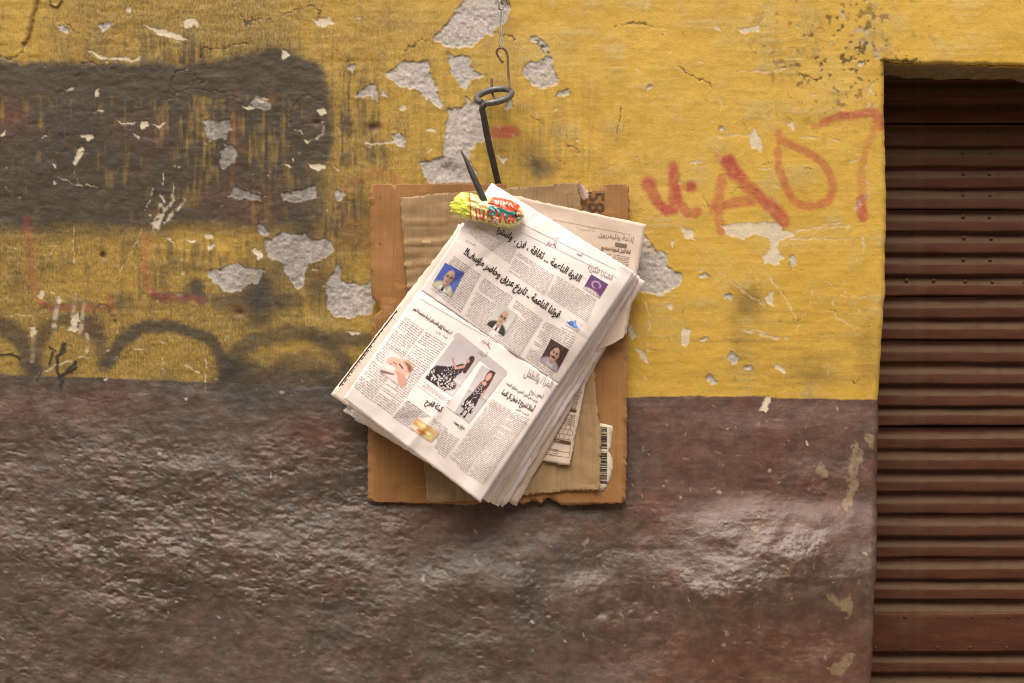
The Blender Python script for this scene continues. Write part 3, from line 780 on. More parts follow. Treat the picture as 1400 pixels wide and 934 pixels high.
for i in range(170):
    x = RNG.uniform(-20, 1190); y = RNG.uniform(-20, 540) if RNG.random() < .75 else RNG.uniform(540, 930)
    L = RNG.uniform(3, 15); an = RNG.choice([1.57, 0.]) + RNG.normal(0, .4)
    stroke(crack_and_shade, [(x, y), (x + L * math.cos(an) * .5, y + L * math.sin(an) * .5 + RNG.normal(0, 1)), (x + L * math.cos(an), y + L * math.sin(an))], .55, RNG.uniform(.3, .7), .7, 1.2)
for i in range(120):
    stroke(tar, [(RNG.uniform(-20, 1190), RNG.uniform(-20, 900))], RNG.uniform(.5, 1.2), RNG.uniform(.3, .8), .6)

# hand-laid speckle where the top corner paint is grimy
crack_and_shade = np.maximum(crack_and_shade, .8 * tr * sstep(.55, .8, n_fin * .7 + fbm(X / 12, Y / 12, 3, 70) * .7))

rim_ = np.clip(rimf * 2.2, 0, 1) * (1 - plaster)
crack_and_shade = np.maximum(crack_and_shade, .55 * rim_ * sstep(-.1, .6, n_fin))  # broken dark line round the chips: their edge shadow painted in
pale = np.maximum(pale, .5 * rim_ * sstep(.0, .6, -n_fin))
# ---- relief, metres towards the street
H = 0.0022 * n_big + 0.0007 * n_mid + 0.00016 * n_fin
rough_top = gr_left * sstep(-40, 10, Y)
H = H + rough_top * (0.0004 * fbm(X / 14, Y / 9, 4, 80) + 0.0007 * np.abs(fbm(X / 28, Y / 18, 4, 84)) + 0.00015 * vst)
H = H + 0.00016 * hst + 0.00018 * vst * np.exp(-((X - 700) / 220) ** 2)
H = H + 0.0006 * rim_ + (-0.0015) * plaster - 0.0008 * cream - 0.0012 * crack_and_shade + 0.0004 * tar
H = H + 0.0009 * plaster * fbm(X / 5, Y / 5, 3, 88)
for x, y, r, dp in [(614, 232, 14, .006), (735, 228, 12, .002), (512, 174, 7, .004), (141, 350, 5, .004), (327, 428, 6, .004), (433, 168, 5, .004)]:
    H = H - dp * np.exp(-(((X - x) / r) ** 2 + ((Y - y) / (r * .75)) ** 2))
# dry stalk stuck under the paint, top left
rid = Z0.copy(); stroke(rid, curve(C(*c1, [(146, -20), (138, 30), (122, 80), (108, 130), (96, 165)])), 3.2, 1, .8, .6)
H = H + .004 * rid; rust = np.maximum(rust, rid * .75)
rid = Z0.copy(); stroke(rid, curve(C(*c1, [(200, 0), (208, 18), (230, 22), (245, 5)])), 1.6, 1, .7, .4)
H = H + .003 * rid; crack_and_shade = np.maximum(crack_and_shade, rid * .6)
# macro profile of the dado: a thick, hand-thrown render that swells downwards
xs_k = np.array([-900, 0, 250, 480, 700, 860, 1000, 1120, 1200, 2800])
ys_k = np.array([480, 520, 545, 562, 580, 610, 650, 690, 730, 770, 810, 860, 934, 1395])
T = np.array([
    #480 520 545 562 580 610 650 690 730 770 810 860 934 1395
    [0, 0, 1, 3, 6, 11, 17, 23, 29, 35, 41, 48, 58, 80],
    [0, 0, 1, 3, 6, 11, 17, 23, 29, 35, 41, 48, 58, 80],
    [0, 0, 1, 2, 5, 9, 16, 22, 28, 35, 42, 49, 58, 80],
    [0, 0, 1, 2, 4, 6, 10, 16, 28, 40, 50, 58, 68, 90],
    [0, 0, 0, 1, 2, 3, 5, 10, 24, 38, 46, 53, 62, 85],
    [0, 0, 0, 3, 5, 5, 6, 8, 16, 28, 40, 50, 60, 80],
    [0, 0, 0, 6, 9, 9, 8, 9, 25, 52, 70, 74, 76, 92],
    [0, 0, 0, 6, 9, 9, 8, 10, 30, 56, 72, 76, 77, 90],
    [0, 0, 0, 5, 8, 8, 7, 10, 29, 54, 67, 69, 70, 80],
    [0, 0, 0, 5, 8, 8, 7, 10, 29, 54, 67, 69, 70, 80]], float) * 0.001
def interp2(xq, yq):
    i = np.clip(np.searchsorted(xs_k, xq) - 1, 0, len(xs_k) - 2)
    t = sstep(0, 1, (xq - xs_k[i]) / (xs_k[i + 1] - xs_k[i]))
    out = np.zeros(len(xq))
    tab = np.empty((len(xs_k), len(yq)))
    for r in range(len(xs_k)): tab[r] = np.interp(yq, ys_k, T[r])
    ar = np.arange(len(xq))
    return tab[i, ar] * (1 - t) + tab[i + 1, ar] * t
yq = Y + 16 * fbm(X / 110, Y / 90, 3, 90)
yq = yq + 22 * sstep(900, 1050, X) * sstep(640, 720, Y)
prof = sum(interp2(X, np.maximum(yq + o_ - (dl - 543) * .8, 0)) * w_ for o_, w_ in ((-16, .2), (-7, .2), (0, .2), (7, .2), (16, .2)))
low = sstep(15, 120, Y - dl)
dfl = X * .94 + Y * .34; dfv = Y * .94 - X * .22
rgh = .58 * (1 - .45 * sstep(780, 950, X) * (1 - sstep(810, 870, Y))) * np.clip(.55 + 1.2 * n_big + .5 * n_mid + .5 * (1 - sstep(250, 600, X)) * sstep(640, 760, Y), .15, 1.6)
lum = 0.0048 * fbm(X / 125, Y / 85, 2, 94) + rgh * (0.0011 * fbm(dfl / 46, dfv / 27, 2, 98, .5) + 0.0010 * fbm(dfl / 21, dfv / 12, 2, 101) + 0.0008 * fbm(dfl / 9, dfv / 5.5, 2, 102) + .0005 * fbm(X / 4.5, Y / 3.6, 2, 103) - .0022 * sstep(.45, .9, fbm(dfl / 15, dfv / 8, 3, 107)) - .0004 * sstep(.5, .9, fbm_s(X, Y, 40, 5, 3, 109)))
flk = 0.0003 * np.abs(fbm(dfl / 26, dfv / 13, 4, 106, .6)) * np.clip(.5 + n_big + sstep(720, 860, Y), 0, 1.6)
H = H + np.where(Y > dl - 40, prof, 0) + low * (lum * (.6 + .4 * (1 - sstep(500, 760, X)) + .35 * sstep(760, 880, Y)) - flk) + sstep(0, 20, Y - dl) * .0005 * fbm(X / 28, Y / 14, 4, 110)
for x, y, rx, ry_, hh in [(680, 795, 75, 34, .009), (735, 830, 20, 50, -.009), (790, 775, 40, 22, -.006), (470, 860, 34, 60, -.010), (1000, 815, 70, 26, .008), (1090, 765, 50, 22, .007), (430, 690, 70, 26, -.005), (280, 640, 90, 24, .006), (880, 860, 90, 30, .007), (560, 880, 60, 40, .006), (150, 760, 110, 30, .007), (1120, 650, 60, 18, .004), (60, 880, 70, 40, -.006)]:
    H = H + hh * np.exp(-(((X - x + 2 * wx) / rx) ** 2 + ((Y - y + 2 * wy) / ry_) ** 2))
H = H - .004 * np.exp(-(((X - 823) / 7) ** 2 + ((Y - 838) / 6) ** 2))

# rounded arrises at the shutter opening
def rnd(dist, r):
    t = np.clip(1 - dist / r, 0, 1); return r * (1 - np.sqrt(np.maximum(1 - t * t, 0)))
colid = np.tile(np.arange(NX)[None], (NY, 1))[keep]; rowid = np.tile(np.arange(NY)[:, None], (1, NX))[keep]
e_d = edge_x(Y) - X; l_d = lint_y(np.maximum(X, 1180)) - Y
inL = colid < nL; inO = (colid >= nL) & (colid < nL + nO); above = rowid < nA
RJ, RL = 8.0, 6.0
back = np.zeros(N)
back = np.where(inL & ~above, rnd(np.maximum(e_d, 0), RJ), back)
back = np.where(inO & above, rnd(np.maximum(l_d, 0), RL), back)
back = np.where(inL & above, rnd(np.hypot(np.maximum(e_d, 0), np.maximum(l_d, 0)), 6.5), back)
fade = np.ones(N); H = H * fade - back * K
V = PA(X, Y, H)
gloss = np.clip(.25 + .75 * sstep(600, 900, X) * sstep(680, 730, Y) * (1 - .5 * sstep(830, 900, Y)) + .35 * n_big, 0, 1)
pale = np.where(dado > .5, gloss, pale)
m1 = np.stack([plaster, cream, soot, red], 1); m2 = np.stack([dado, dred, tar, rust], 1); m3 = np.stack([dirt, crack_and_shade, pale, khaki], 1)

# reveals: jamb strip and lintel soffit
DEPTH = 0.118
def strip(ids, nrow, fn, over):
    global V, m1, m2, m3, wall_faces
    base = len(V); k = len(ids); rows = [ids]
    p0 = V[ids]
    for r in range(1, nrow + 1):
        t = r / nrow
        pts = fn(p0, t); rows.append(np.arange(base, base + k)); base += k
        V = np.concatenate([V, pts])
        a1, a2, a3 = m1[ids].copy(), m2[ids].copy(), m3[ids].copy()
        over(a1, a2, a3, t)
        m1 = np.concatenate([m1, a1]); m2 = np.concatenate([m2, a2]); m3 = np.concatenate([m3, a3])
    for ra, rb in zip(rows[:-1], rows[1:]):
        wall_faces = np.concatenate([wall_faces, np.stack([ra[:-1], ra[1:], rb[1:], rb[:-1]], 1)])
def jamb(p0, t):
    q = p0.copy(); q[:, 1] = p0[:, 1] + (DEPTH + .04) * t + .002 * np.sin(p0[:, 2] * 60 + t * 9); q[:, 0] += .002 * np.sin(p0[:, 2] * 43 + t * 7) * t; return q
def o_j(a1, a2, a3, t): a1[:, :2] *= .4; a3[:, 0] = np.minimum(a3[:, 0] + .2, 1)
strip(idx[nA:, nL - 1], 14, jamb, o_j)
def soff(p0, t):
    q = p0.copy(); q[:, 1] = p0[:, 1] + DEPTH * t + .004 * np.sin(p0[:, 0] * 31) * t
    q[:, 2] += .0022 * fbm(p0[:, 0] / .05 + 7, np.full(len(p0), t * 3.0), 3, 120) - .002 * t; return q
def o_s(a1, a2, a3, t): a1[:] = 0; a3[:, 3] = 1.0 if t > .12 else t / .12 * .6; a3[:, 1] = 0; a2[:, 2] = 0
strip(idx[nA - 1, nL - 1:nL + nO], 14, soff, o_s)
def jr(p0, t):
    q = p0.copy(); q[:, 1] += (DEPTH + .04) * t; return q
strip(idx[nA:, nL + nO][::-1], 6, jr, o_j)
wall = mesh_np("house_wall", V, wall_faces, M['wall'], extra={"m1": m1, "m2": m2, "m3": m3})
tag(wall, "peeling yellow plaster wall with brown dado, black soot smears and red sprayed graffiti", "wall")

# ------------------------------------------------------------------ roller shutter
SHD = -0.150                     # shutter face behind the wall plane
KS = K * (D - SHD) / D           # metres per pixel on the shutter plane
PITCH = 29.57
def sx_(px): return (px - 700) * KS
def sz_(py): return ZC + (467 - py) * KS
shutter = empty("roller_shutter", (sx_(1670), -SHD, 0.0))
tag(shutter, "rust brown corrugated metal roller shutter pulled down in the wall opening", "shutter")
X0, X1 = sx_(1180), sx_(2170)
# profile of one slat from its top: (px down, metres out from the recess)
PROF = [(0.0, .0045), (1.2, .0022), (3.4, .0010), (6.4, .0016), (9.8, .0040), (12.5, .0068), (14.6, .0090), (15.6, .0098), (16.6, .0101), (21.0, .0103), (26.5, .0102), (28.6, .0099), (29.2, .0082), (29.57, .0058)]
def slat_mesh(seed, prof, length=None):
    r = np.random.default_rng(seed)
    xs = np.concatenate([np.linspace(X0, sx_(1420), 90), np.linspace(sx_(1420), X1, 24)[1:]])
    pr = np.array(prof)
    XX = np.tile(xs[None], (len(pr), 1)); DN = np.tile(pr[:, :1] * KS, (1, len(xs))); OUT = np.tile(pr[:, 1:], (1, len(xs)))
    wob = .0012 * fbm(XX / .22 + seed, DN / .02 + seed * 3.1, 3, 130 + seed) + .0007 * fbm(XX / .05, DN / .012 + seed, 2, 150 + seed)
    OUT = OUT + wob
    DN = DN + .0013 * fbm(XX / .3 + seed * 7, XX * 0 + seed, 2, 170)
    v = np.stack([XX, -OUT, -DN], -1).reshape(-1, 3)
    return v, grid_faces(len(xs), len(pr))
variants = []
for sd in range(6):
    v, f = slat_mesh(sd, PROF)
    me_o = mesh_np("slat", v, f, M['shutter'])
    variants.append(me_o.data); bpy.data.objects.remove(me_o)
BAND0, BAND1 = 836.5, 888.0
tops = [820.0 - PITCH * i for i in range(0, 28)]
tops = [t for t in tops if t > 20] 
lower_tops = [888.4 + PITCH * i for i in range(0, 17)]
slats = {}
def place_slat(t, i):
    o = bpy.data.objects.new("slat", variants[(i * 5 + 2) % 6]); link(o, shutter)
    o.location = Vector((random.uniform(-.0, .0), -SHD, sz_(t))) - Vector(shutter.location)
    o.rotation_euler = (random.uniform(-.045, .045), random.uniform(-.002, .002), 0)
    slats[round(t)] = o
    return o
for i, t in enumerate(sorted(tops)[:-1]): place_slat(t, i)
for i, t in enumerate(lower_tops): place_slat(t, i + 3)
# the slat above the flat joining band is cut short, then the band itself
v, f = slat_mesh(9, [(0.0, .0035), (1.6, .0012), (4.0, .0006), (7.0, .0020), (10.5, .0052), (13.5, .0088), (15.6, .0106), (17, .0112)])
o = mesh_np("slat", v, f, M['shutter'], shutter); o.location = Vector((0, -SHD, sz_(820))) - Vector(shutter.location)
hb = BAND1 - BAND0
v, f = slat_mesh(11, [(0, .0100), (0.15, .0136), (.8, .0142), (6, .0143), (14, .0143), (26, .0142), (38, .0143), (hb - 1, .0142), (hb - .2, .0136), (hb, .0040)])
band = mesh_np("joining_plate", v, f, M['shutter'], shutter); band.location = Vector((0, -SHD, sz_(BAND0))) - Vector(shutter.location)
# seam lap under the riveted row
v, f = slat_mesh(12, [(0, .0127), (.2, .0138), (2, .0141), (8.5, .0142), (8.9, .0136), (9.1, .012)])
# rivets
rv = []
def rivet_mesh(r):
    bm = bmesh.new(); bmesh.ops.create_uvsphere(bm, u_segments=12, v_segments=8, radius=r)
    for vv in bm.verts: vv.co.y *= .62
    me = bpy.data.meshes.new("rivet"); bm.to_mesh(me); bm.free()
    me.polygons.foreach_set("use_smooth", np.ones(len(me.polygons), bool)); me.materials.append(M['shutter']); return me
riv_a, riv_b = rivet_mesh(.0038), rivet_mesh(.0030)
def rivet(px, py, out, me=None, par=None):
    o = bpy.data.objects.new("rivet", me or riv_a); par = par or shutter; link(o, par)
    w = Vector((sx_(px), -SHD - out, sz_(py)))
    pl = Vector(par.location) + (Vector(shutter.location) if par is not shutter else Vector((0, 0, 0)))
    o.location = w - pl
for k, yy in enumerate([180.5, 209.5, 238, 267.5, 296.5, 325.5, 355]):
    rivet(1315.5 + random.uniform(-1, 1), yy, .0075); rivet(1352 + random.uniform(-1.5, 1.5), yy + 1, .0075)
for xx in (1198, 1238, 1275, 1318, 1355, 1399, 1440, 1480): rivet(xx, 383.5 + (xx - 1238) * .02, .0075)
for xx in (1234, 1279.5, 1325, 1375, 1425, 1475): rivet(xx, 841.5, .0150, riv_b, band)
for xx in (1194, 1232.5, 1278.5, 1322.5, 1373, 1420, 1470): rivet(xx, 883, .0150, riv_b, band)
for xx in (1301, 1341, 1383): rivet(xx, 896, .0022, riv_b)
for xx in (1300, 1339): rivet(xx, 924.5, .0022, riv_b)
# side guide rails and the dark housing above, out of sight behind lintel and jamb
def box_mesh(name, x0, x1, y0, y1, z0, z1, mat, parent=None):
    vs_ = [(x, y, z) for x in (x0, x1) for y in (y0, y1) for z in (z0, z1)]
    fs = [[0, 1, 3, 2], [4, 6, 7, 5], [0, 4, 5, 1], [2, 3, 7, 6], [0, 2, 6, 4], [1, 5, 7, 3]]
    o = mesh_np(name, vs_, fs, mat, None, smooth=False)
    if parent: adopt(o, parent)
    return o
box_mesh("housing", X0 - .05, X1 + .05, -SHD + .03, -SHD + .20, sz_(88) + .0, sz_(88) + .30, M['dark'], shutter)
box_mesh("back_plate", X0 - .05, X1 + .05, -SHD + .012, -SHD + .018, 0.001, sz_(88) + .30, M['dark'], shutter)

# ------------------------------------------------------------------ cardboard sheets
def poly_dense(pts, step=3.0, jag=0.6, seed=0):
    r = np.random.default_rng(seed); out = []
    n = len(pts)
    for i in range(n):
        (x0, y0), (x1, y1) = pts[i], pts[(i + 1) % n]
        L = math.hypot(x1 - x0, y1 - y0); k = max(1, int(L / step))
        for j in range(k):
            t = j / k; nx, ny = -(y1 - y0) / (L + 1e-9), (x1 - x0) / (L + 1e-9)
            w = r.normal(0, jag) if j else 0
            out.append((x0 + (x1 - x0) * t + nx * w, y0 + (y1 - y0) * t + ny * w))
    return out

def board(name, pts, d, thick, mat, relief, parent=None, step=3.0, jag=.6, seed=0, inner=9.0):
    """flat sheet cut to outline pts (pixels), with thickness and gentle relief (function px,py->metres)"""
    out = poly_dense(pts, step, jag, seed)
    bm = bmesh.new()
    vsb = [bm.verts.new((x, y, 0)) for x, y in out]
    bm.faces.new(vsb)
    # cut into a lattice so that it can bend
    x0 = min(p[0] for p in out); x1 = max(p[0] for p in out); y0 = min(p[1] for p in out); y1 = max(p[1] for p in out)
    for x in np.arange(x0 + inner * .5, x1, inner):
        bmesh.ops.bisect_plane(bm, geom=bm.verts[:] + bm.edges[:] + bm.faces[:], plane_co=(x, 0, 0), plane_no=(1, 0, 0))
    for y in np.arange(y0 + inner * .5, y1, inner):
        bmesh.ops.bisect_plane(bm, geom=bm.verts[:] + bm.edges[:] + bm.faces[:], plane_co=(0, y, 0), plane_no=(0, 1, 0))
    co = np.array([v.co[:] for v in bm.verts])
    rel = relief(co[:, 0], co[:, 1])
    W = PA(co[:, 0], co[:, 1], d + rel)
    for v, w in zip(bm.verts, W): v.co = w
    bmesh.ops.recalc_face_normals(bm, faces=bm.faces[:])
    bm.faces.ensure_lookup_table()
    if bm.faces[0].normal.y > 0: bmesh.ops.reverse_faces(bm, faces=bm.faces[:])
    if thick:
        g = bmesh.ops.extrude_face_region(bm, geom=bm.faces[:])
        nv = [e for e in g['geom'] if isinstance(e, bmesh.types.BMVert)]
        # extruded copy becomes the front; the old faces stay as the back
        for v in nv: v.co.y -= thick
        bmesh.ops.recalc_face_normals(bm, faces=bm.faces[:])
    me = bpy.data.meshes.new(name); bm.to_mesh(me); bm.free()
    me.materials.append(mat)
    sm = np.zeros(len(me.polygons), bool)
    for p in me.polygons: sm[p.index] = abs(p.normal.y) > .7
    me.polygons.foreach_set("use_smooth", sm)
    o = bpy.data.objects.new(name, me); link(o)
    if parent: adopt(o, parent)
    return o

def rel1(x, y):
    return .0022 * fbm(x / 90, y / 90, 3, 200) + .0005 * fbm(x / 14, y / 14, 3, 202) + .0022 * np.exp(-((y - 368) / 3.0) ** 2) * (x < 545) \
        - .0022 * np.exp(-((x - 538) / 3) ** 2) * sstep(520, 600, y) + .0018 * np.exp(-((x - 560) / 4) ** 2) * sstep(520, 600, y) + .0005 * fbm_s(x, y, 4, 60, 2, 205) \
        + .006 * sstep(520, 502, x) * sstep(410, 440, y) * (1 - sstep(440, 470, y))
B1 = [(506, 258), (510, 252.5), (560, 252), (620, 250.5), (692, 252), (694, 262), (786, 262), (790, 251), (797, 261), (803, 267), (808, 264), (814, 257), (822, 253), (835, 252), (855, 252), (860, 256), (860.5, 300), (860, 400), (858, 480), (857, 560), (856, 640), (855, 684), (850, 688), (800, 690), (768, 691), (757, 684), (748, 680), (740, 688), (728, 684), (716, 690), (700, 682), (640, 690), (580, 688), (540, 687), (508, 686), (503, 682), (503, 610), (505, 560), (507, 470), (512, 432), (521, 424), (508, 405), (506, 330)]
card1 = board("cardboard_sheet", B1, .022, .0038, M['card'], rel1, seed=3)
tag(card1, "large orange brown cardboard sheet flat on the wall stamped 58", "cardboard")

def rel2(x, y):
    h = .0016 * fbm(x / 70, y / 70, 3, 210) + .0011 * fbm(x / 14, y / 18, 3, 215)
    wv = 2.5 * fbm(x / 30, y / 60, 3, 212)
    for yy, sl, am, wd in [(302, -.03, .0030, 2.0), (330, -.09, .0060, 2.6), (362, -.04, .0056, 2.6), (387, -.12, .0066, 3.0), (410, -.1, .004, 2.5)]:
        q = y - yy - sl * (x - 600) - wv
        h = h + am * np.exp(-(q / wd) ** 2) - am * .55 * np.exp(-((q - 3.5) / 6) ** 2) + am * .5 * np.tanh(q / 5) * np.exp(-(q / 16) ** 2)
    h = h - .0032 * np.exp(-((x - 622) / 4) ** 2) * sstep(600, 640, y) + .0007 * fbm_s(x, y, 3.2, 50, 2, 218)
    h = h + .0022 * np.exp(-((x - y * .10 - 758) / 4) ** 2) + .004 * sstep(800, 822, x) * sstep(600, 660, y)
    h = h + .004 * sstep(770, 795, x) * (1 - sstep(262, 300, y))
    return h
B2 = [(547, 271), (600, 265), (650, 262), (690, 259), (696, 257), (730, 255), (770, 250.5), (789, 250), (792, 262), (796, 300), (802, 360), (807, 430), (812, 505), (818, 570), (822, 590), (821, 640), (821, 664), (818, 669), (770, 672), (730, 676), (700, 678), (660, 682), (620, 686), (590, 687.5), (584, 684), (580, 640), (570, 560), (563, 470), (557, 400), (552, 330), (549, 300)]
card2 = board("cardboard_sheet", B2, .0285, .0034, M['card_old'], rel2, seed=5, inner=4)
tag(card2, "smaller creased grey tan cardboard sheet between the stamped cardboard and the newspapers", "cardboard")
# torn paper curl of the old sheet
def surf_patch(name, corners, dfun, mat, parent, nu=24, nv=24, jag=0, cols=None, smooth=True, thick=0.0, seed=0):
    u, v = np.meshgrid(np.linspace(0, 1, nu), np.linspace(0, 1, nv))
    c = np.array(corners, float)
    p = ((1 - u) * (1 - v))[..., None] * c[0] + (u * (1 - v))[..., None] * c[1] + (u * v)[..., None] * c[2] + ((1 - u) * v)[..., None] * c[3]
    x, y = p[..., 0], p[..., 1]
    if jag:
        border = (u == 0) | (u == 1) | (v == 0) | (v == 1)
        r = np.random.default_rng(seed + 50)
        x = x + np.where(border, r.normal(0, jag, x.shape), 0); y = y + np.where(border, r.normal(0, jag, x.shape), 0)
    d = dfun(u, v, x, y)
    V_ = PA(x, y, d).reshape(-1, 3)
    F_ = grid_faces(nu, nv)
    if thick:
        n0 = len(V_); Vb = V_.copy(); Vb[:, 1] += thick; V_ = np.concatenate([V_, Vb])
        b = np.concatenate([np.arange(nu), np.arange(1, nv) * nu + nu - 1, (nv - 1) * nu + np.arange(nu - 2, -1, -1), np.arange(nv - 2, 0, -1) * nu])
        b2 = np.roll(b, -1)
        F_ = np.concatenate([F_, grid_faces(nu, nv)[:, ::-1] + n0, np.stack([b, b2, b2 + n0, b + n0], 1)])
        if cols is not None: cols = np.concatenate([cols, cols])
    o = mesh_np(name, V_, F_, mat, None, smooth, cols)
    if thick:
        me = o.data; sm = np.ones(len(me.polygons), bool); sm[-len(b):] = False
        me.polygons.foreach_set("use_smooth", sm)
    if parent: adopt(o, parent)
    return o
surf_patch("torn_liner", [(789, 250), (800, 254), (806, 270), (796, 274)], lambda u, v, x, y: .0345 + .010 * np.sin(u * 3.0) * (1 - .4 * v), mat_plain("pink_liner", (0.50, 0.36, 0.27), (0.60, 0.46, 0.36), 60, .8), card2, 14, 14, 1.0)

# ------------------------------------------------------------------ Arabic text
AR = {}
_c = 0xFE80
for _l, _n in [('ء', 1), ('آ', 2), ('أ', 2), ('ؤ', 2), ('إ', 2), ('ئ', 4), ('ا', 2), ('ب', 4), ('ة', 2), ('ت', 4), ('ث', 4), ('ج', 4), ('ح', 4), ('خ', 4), ('د', 2), ('ذ', 2), ('ر', 2), ('ز', 2), ('س', 4), ('ش', 4), ('ص', 4), ('ض', 4), ('ط', 4), ('ظ', 4), ('ع', 4), ('غ', 4), ('ف', 4), ('ق', 4), ('ك', 4), ('ل', 4), ('م', 4), ('ن', 4), ('ه', 4), ('و', 2), ('ى', 2), ('ي', 4)]:
    AR[_l] = (_c, _n); _c += _n
def shape_ar(s):
    out = []; i = 0
    while i < len(s):
        ch = s[i]
        if ch not in AR: out.append(ch); i += 1; continue
        prev = i > 0 and s[i - 1] in AR and AR[s[i - 1]][1] == 4
        if ch == 'ل' and i + 1 < len(s) and s[i + 1] in 'آأإا':
            out.append(chr({'آ': 0xFEF5, 'أ': 0xFEF7, 'إ': 0xFEF9, 'ا': 0xFEFB}[s[i + 1]] + (1 if prev else 0))); i += 2; continue
        b, n = AR[ch]
        nxt = n == 4 and i + 1 < len(s) and s[i + 1] in AR and AR[s[i + 1]][1] > 1
        k = ((3 if nxt else 1) if prev else (2 if nxt else 0)) if n >= 2 else 0
        out.append(chr(b + k)); i += 1
    return ''.join(reversed(out))

def text_geo(body, bold):
    cu = bpy.data.curves.new("t", 'FONT'); cu.body = body; cu.size = 1; cu.offset = bold; cu.resolution_u = 3
    o = bpy.data.objects.new("t", cu); COL.objects.link(o)
    bpy.context.view_layer.update()
    me = bpy.data.meshes.new_from_object(o.evaluated_get(bpy.context.evaluated_depsgraph_get()))
    co = np.array([v.co[:] for v in me.vertices]); fs = [list(p.vertices) for p in me.polygons]
    bpy.data.objects.remove(o); bpy.data.curves.remove(cu); bpy.data.meshes.remove(me)
    return co, fs

def put_text(name, body, pl, pr, h, dfun, mat, parent, bold=0.0, off=.0010, arabic=True):
    """print along the pixel baseline pl -> pr; h: pixels per em"""
    co, fs = text_geo(shape_ar(body) if arabic else body, bold)
    x0, x1 = co[:, 0].min(), co[:, 0].max()
    t = (co[:, 0] - x0) / (x1 - x0)
    dx, dy = pr[0] - pl[0], pr[1] - pl[1]; L = math.hypot(dx, dy); ux, uy = dy / L, -dx / L
    px = pl[0] + dx * t + ux * co[:, 1] * h; py = pl[1] + dy * t + uy * co[:, 1] * h
    V_ = PA(px, py, dfun(px, py) + off)
    o = mesh_np(name, V_, fs, mat, None, smooth=False)
    adopt(o, parent)
    return o

class Ink:
    """collects small quads of print lying on one page"""
    def __init__(s, dfun, off=.0006): s.q = []; s.d = dfun; s.off = off
    def quad(s, a, b, c, d): s.q.append((a, b, c, d))
    def line(s, p, q_, w):
        dx, dy = q_[0] - p[0], q_[1] - p[1]; L = math.hypot(dx, dy) + 1e-9; nx, ny = -dy / L * w / 2, dx / L * w / 2
        n = max(1, int(L / 12))
        for i in range(n):
            a = (p[0] + dx * i / n, p[1] + dy * i / n); b = (p[0] + dx * (i + 1) / n, p[1] + dy * (i + 1) / n)
            s.quad((a[0] + nx, a[1] + ny), (b[0] + nx, b[1] + ny), (b[0] - nx, b[1] - ny), (a[0] - nx, a[1] - ny))
    def column(s, tl, tr, br, bl, n, seed=0, ragged=.3):
        """body copy: words made of a joined baseline, risers, tails and dots"""
        r = random.Random(seed)
        def at(u, v):
            return ((1 - u) * (1 - v) * tl[0] + u * (1 - v) * tr[0] + u * v * br[0] + (1 - u) * v * bl[0],
                    (1 - u) * (1 - v) * tl[1] + u * (1 - v) * tr[1] + u * v * br[1] + (1 - u) * v * bl[1])
        W = math.hypot(tr[0] - tl[0], tr[1] - tl[1])
        lh = 1.0 / n
        for i in range(n):
            v = (i + .6) * lh
            end = 0.0 if r.random() > .12 else r.uniform(.1, .6)
            u = 1.0
            while u > end + .03:
                w = r.uniform(3.0, 9.0) / W
                ue = max(u - w, end)
                b = .10 * lh
                s.quad(at(ue, v - b), at(u, v - b), at(u, v + b), at(ue, v + b))
                k = max(1, int((u - ue) * W / 1.5))
                for j in range(k):
                    uu = ue + (u - ue) * (j + r.random()) / k; ww = .30 / W
                    z = r.random()
                    if z < .42: s.quad(at(uu - ww, v - lh * r.uniform(.28, .5)), at(uu + ww, v - lh * .42), at(uu + ww, v), at(uu - ww, v))
                    elif z < .65: s.quad(at(uu - ww * 2, v), at(uu + ww, v), at(uu + ww, v + lh * .30), at(uu - ww * 2, v + lh * .24))
                    elif z < .8: s.quad(at(uu - ww, v + lh * .24), at(uu + ww, v + lh * .24), at(uu + ww, v + lh * .36), at(uu - ww, v + lh * .36))
                u = ue - r.uniform(.7, 1.6) / W
    def build(s, name, mat, parent, stuff=False):
        a = np.array(s.q, float).reshape(-1, 2)
        V_ = PA(a[:, 0], a[:, 1], s.d(a[:, 0], a[:, 1]) + s.off)
        F_ = np.arange(len(a)).reshape(-1, 4)
        # keep every quad facing the street
        e1 = a[F_[:, 1]] - a[F_[:, 0]]; e2 = a[F_[:, 2]] - a[F_[:, 0]]
        cr_ = e1[:, 0] * e2[:, 1] - e1[:, 1] * e2[:, 0]
        F_[cr_ > 0] = F_[cr_ > 0][:, ::-1]
        o = mesh_np(name, V_, F_, mat, None, smooth=False)
        if stuff: o["kind"] = "stuff"
        adopt(o, parent)
        return o

def picture(name, quad, painter, dfun, parent, nx=60, ny=60, off=.0009):
    u, v = np.meshgrid(np.linspace(0, 1, nx), np.linspace(0, 1, ny))
    rgb = np.clip(painter(u, v), 0, 1)
    c = np.array(quad, float)
    p = ((1 - u) * (1 - v))[..., None] * c[0] + (u * (1 - v))[..., None] * c[1] + (u * v)[..., None] * c[2] + ((1 - u) * v)[..., None] * c[3]
    x, y = p[..., 0], p[..., 1]
    V_ = PA(x, y, dfun(x, y) + off).reshape(-1, 3)
    lin = np.where(rgb <= .04045, rgb / 12.92, ((rgb + .055) / 1.055) ** 2.4).reshape(-1, 3)
    o = mesh_np(name, V_, grid_faces(nx, ny), M['print'], None, True, lin)
    adopt(o, parent)
    return o

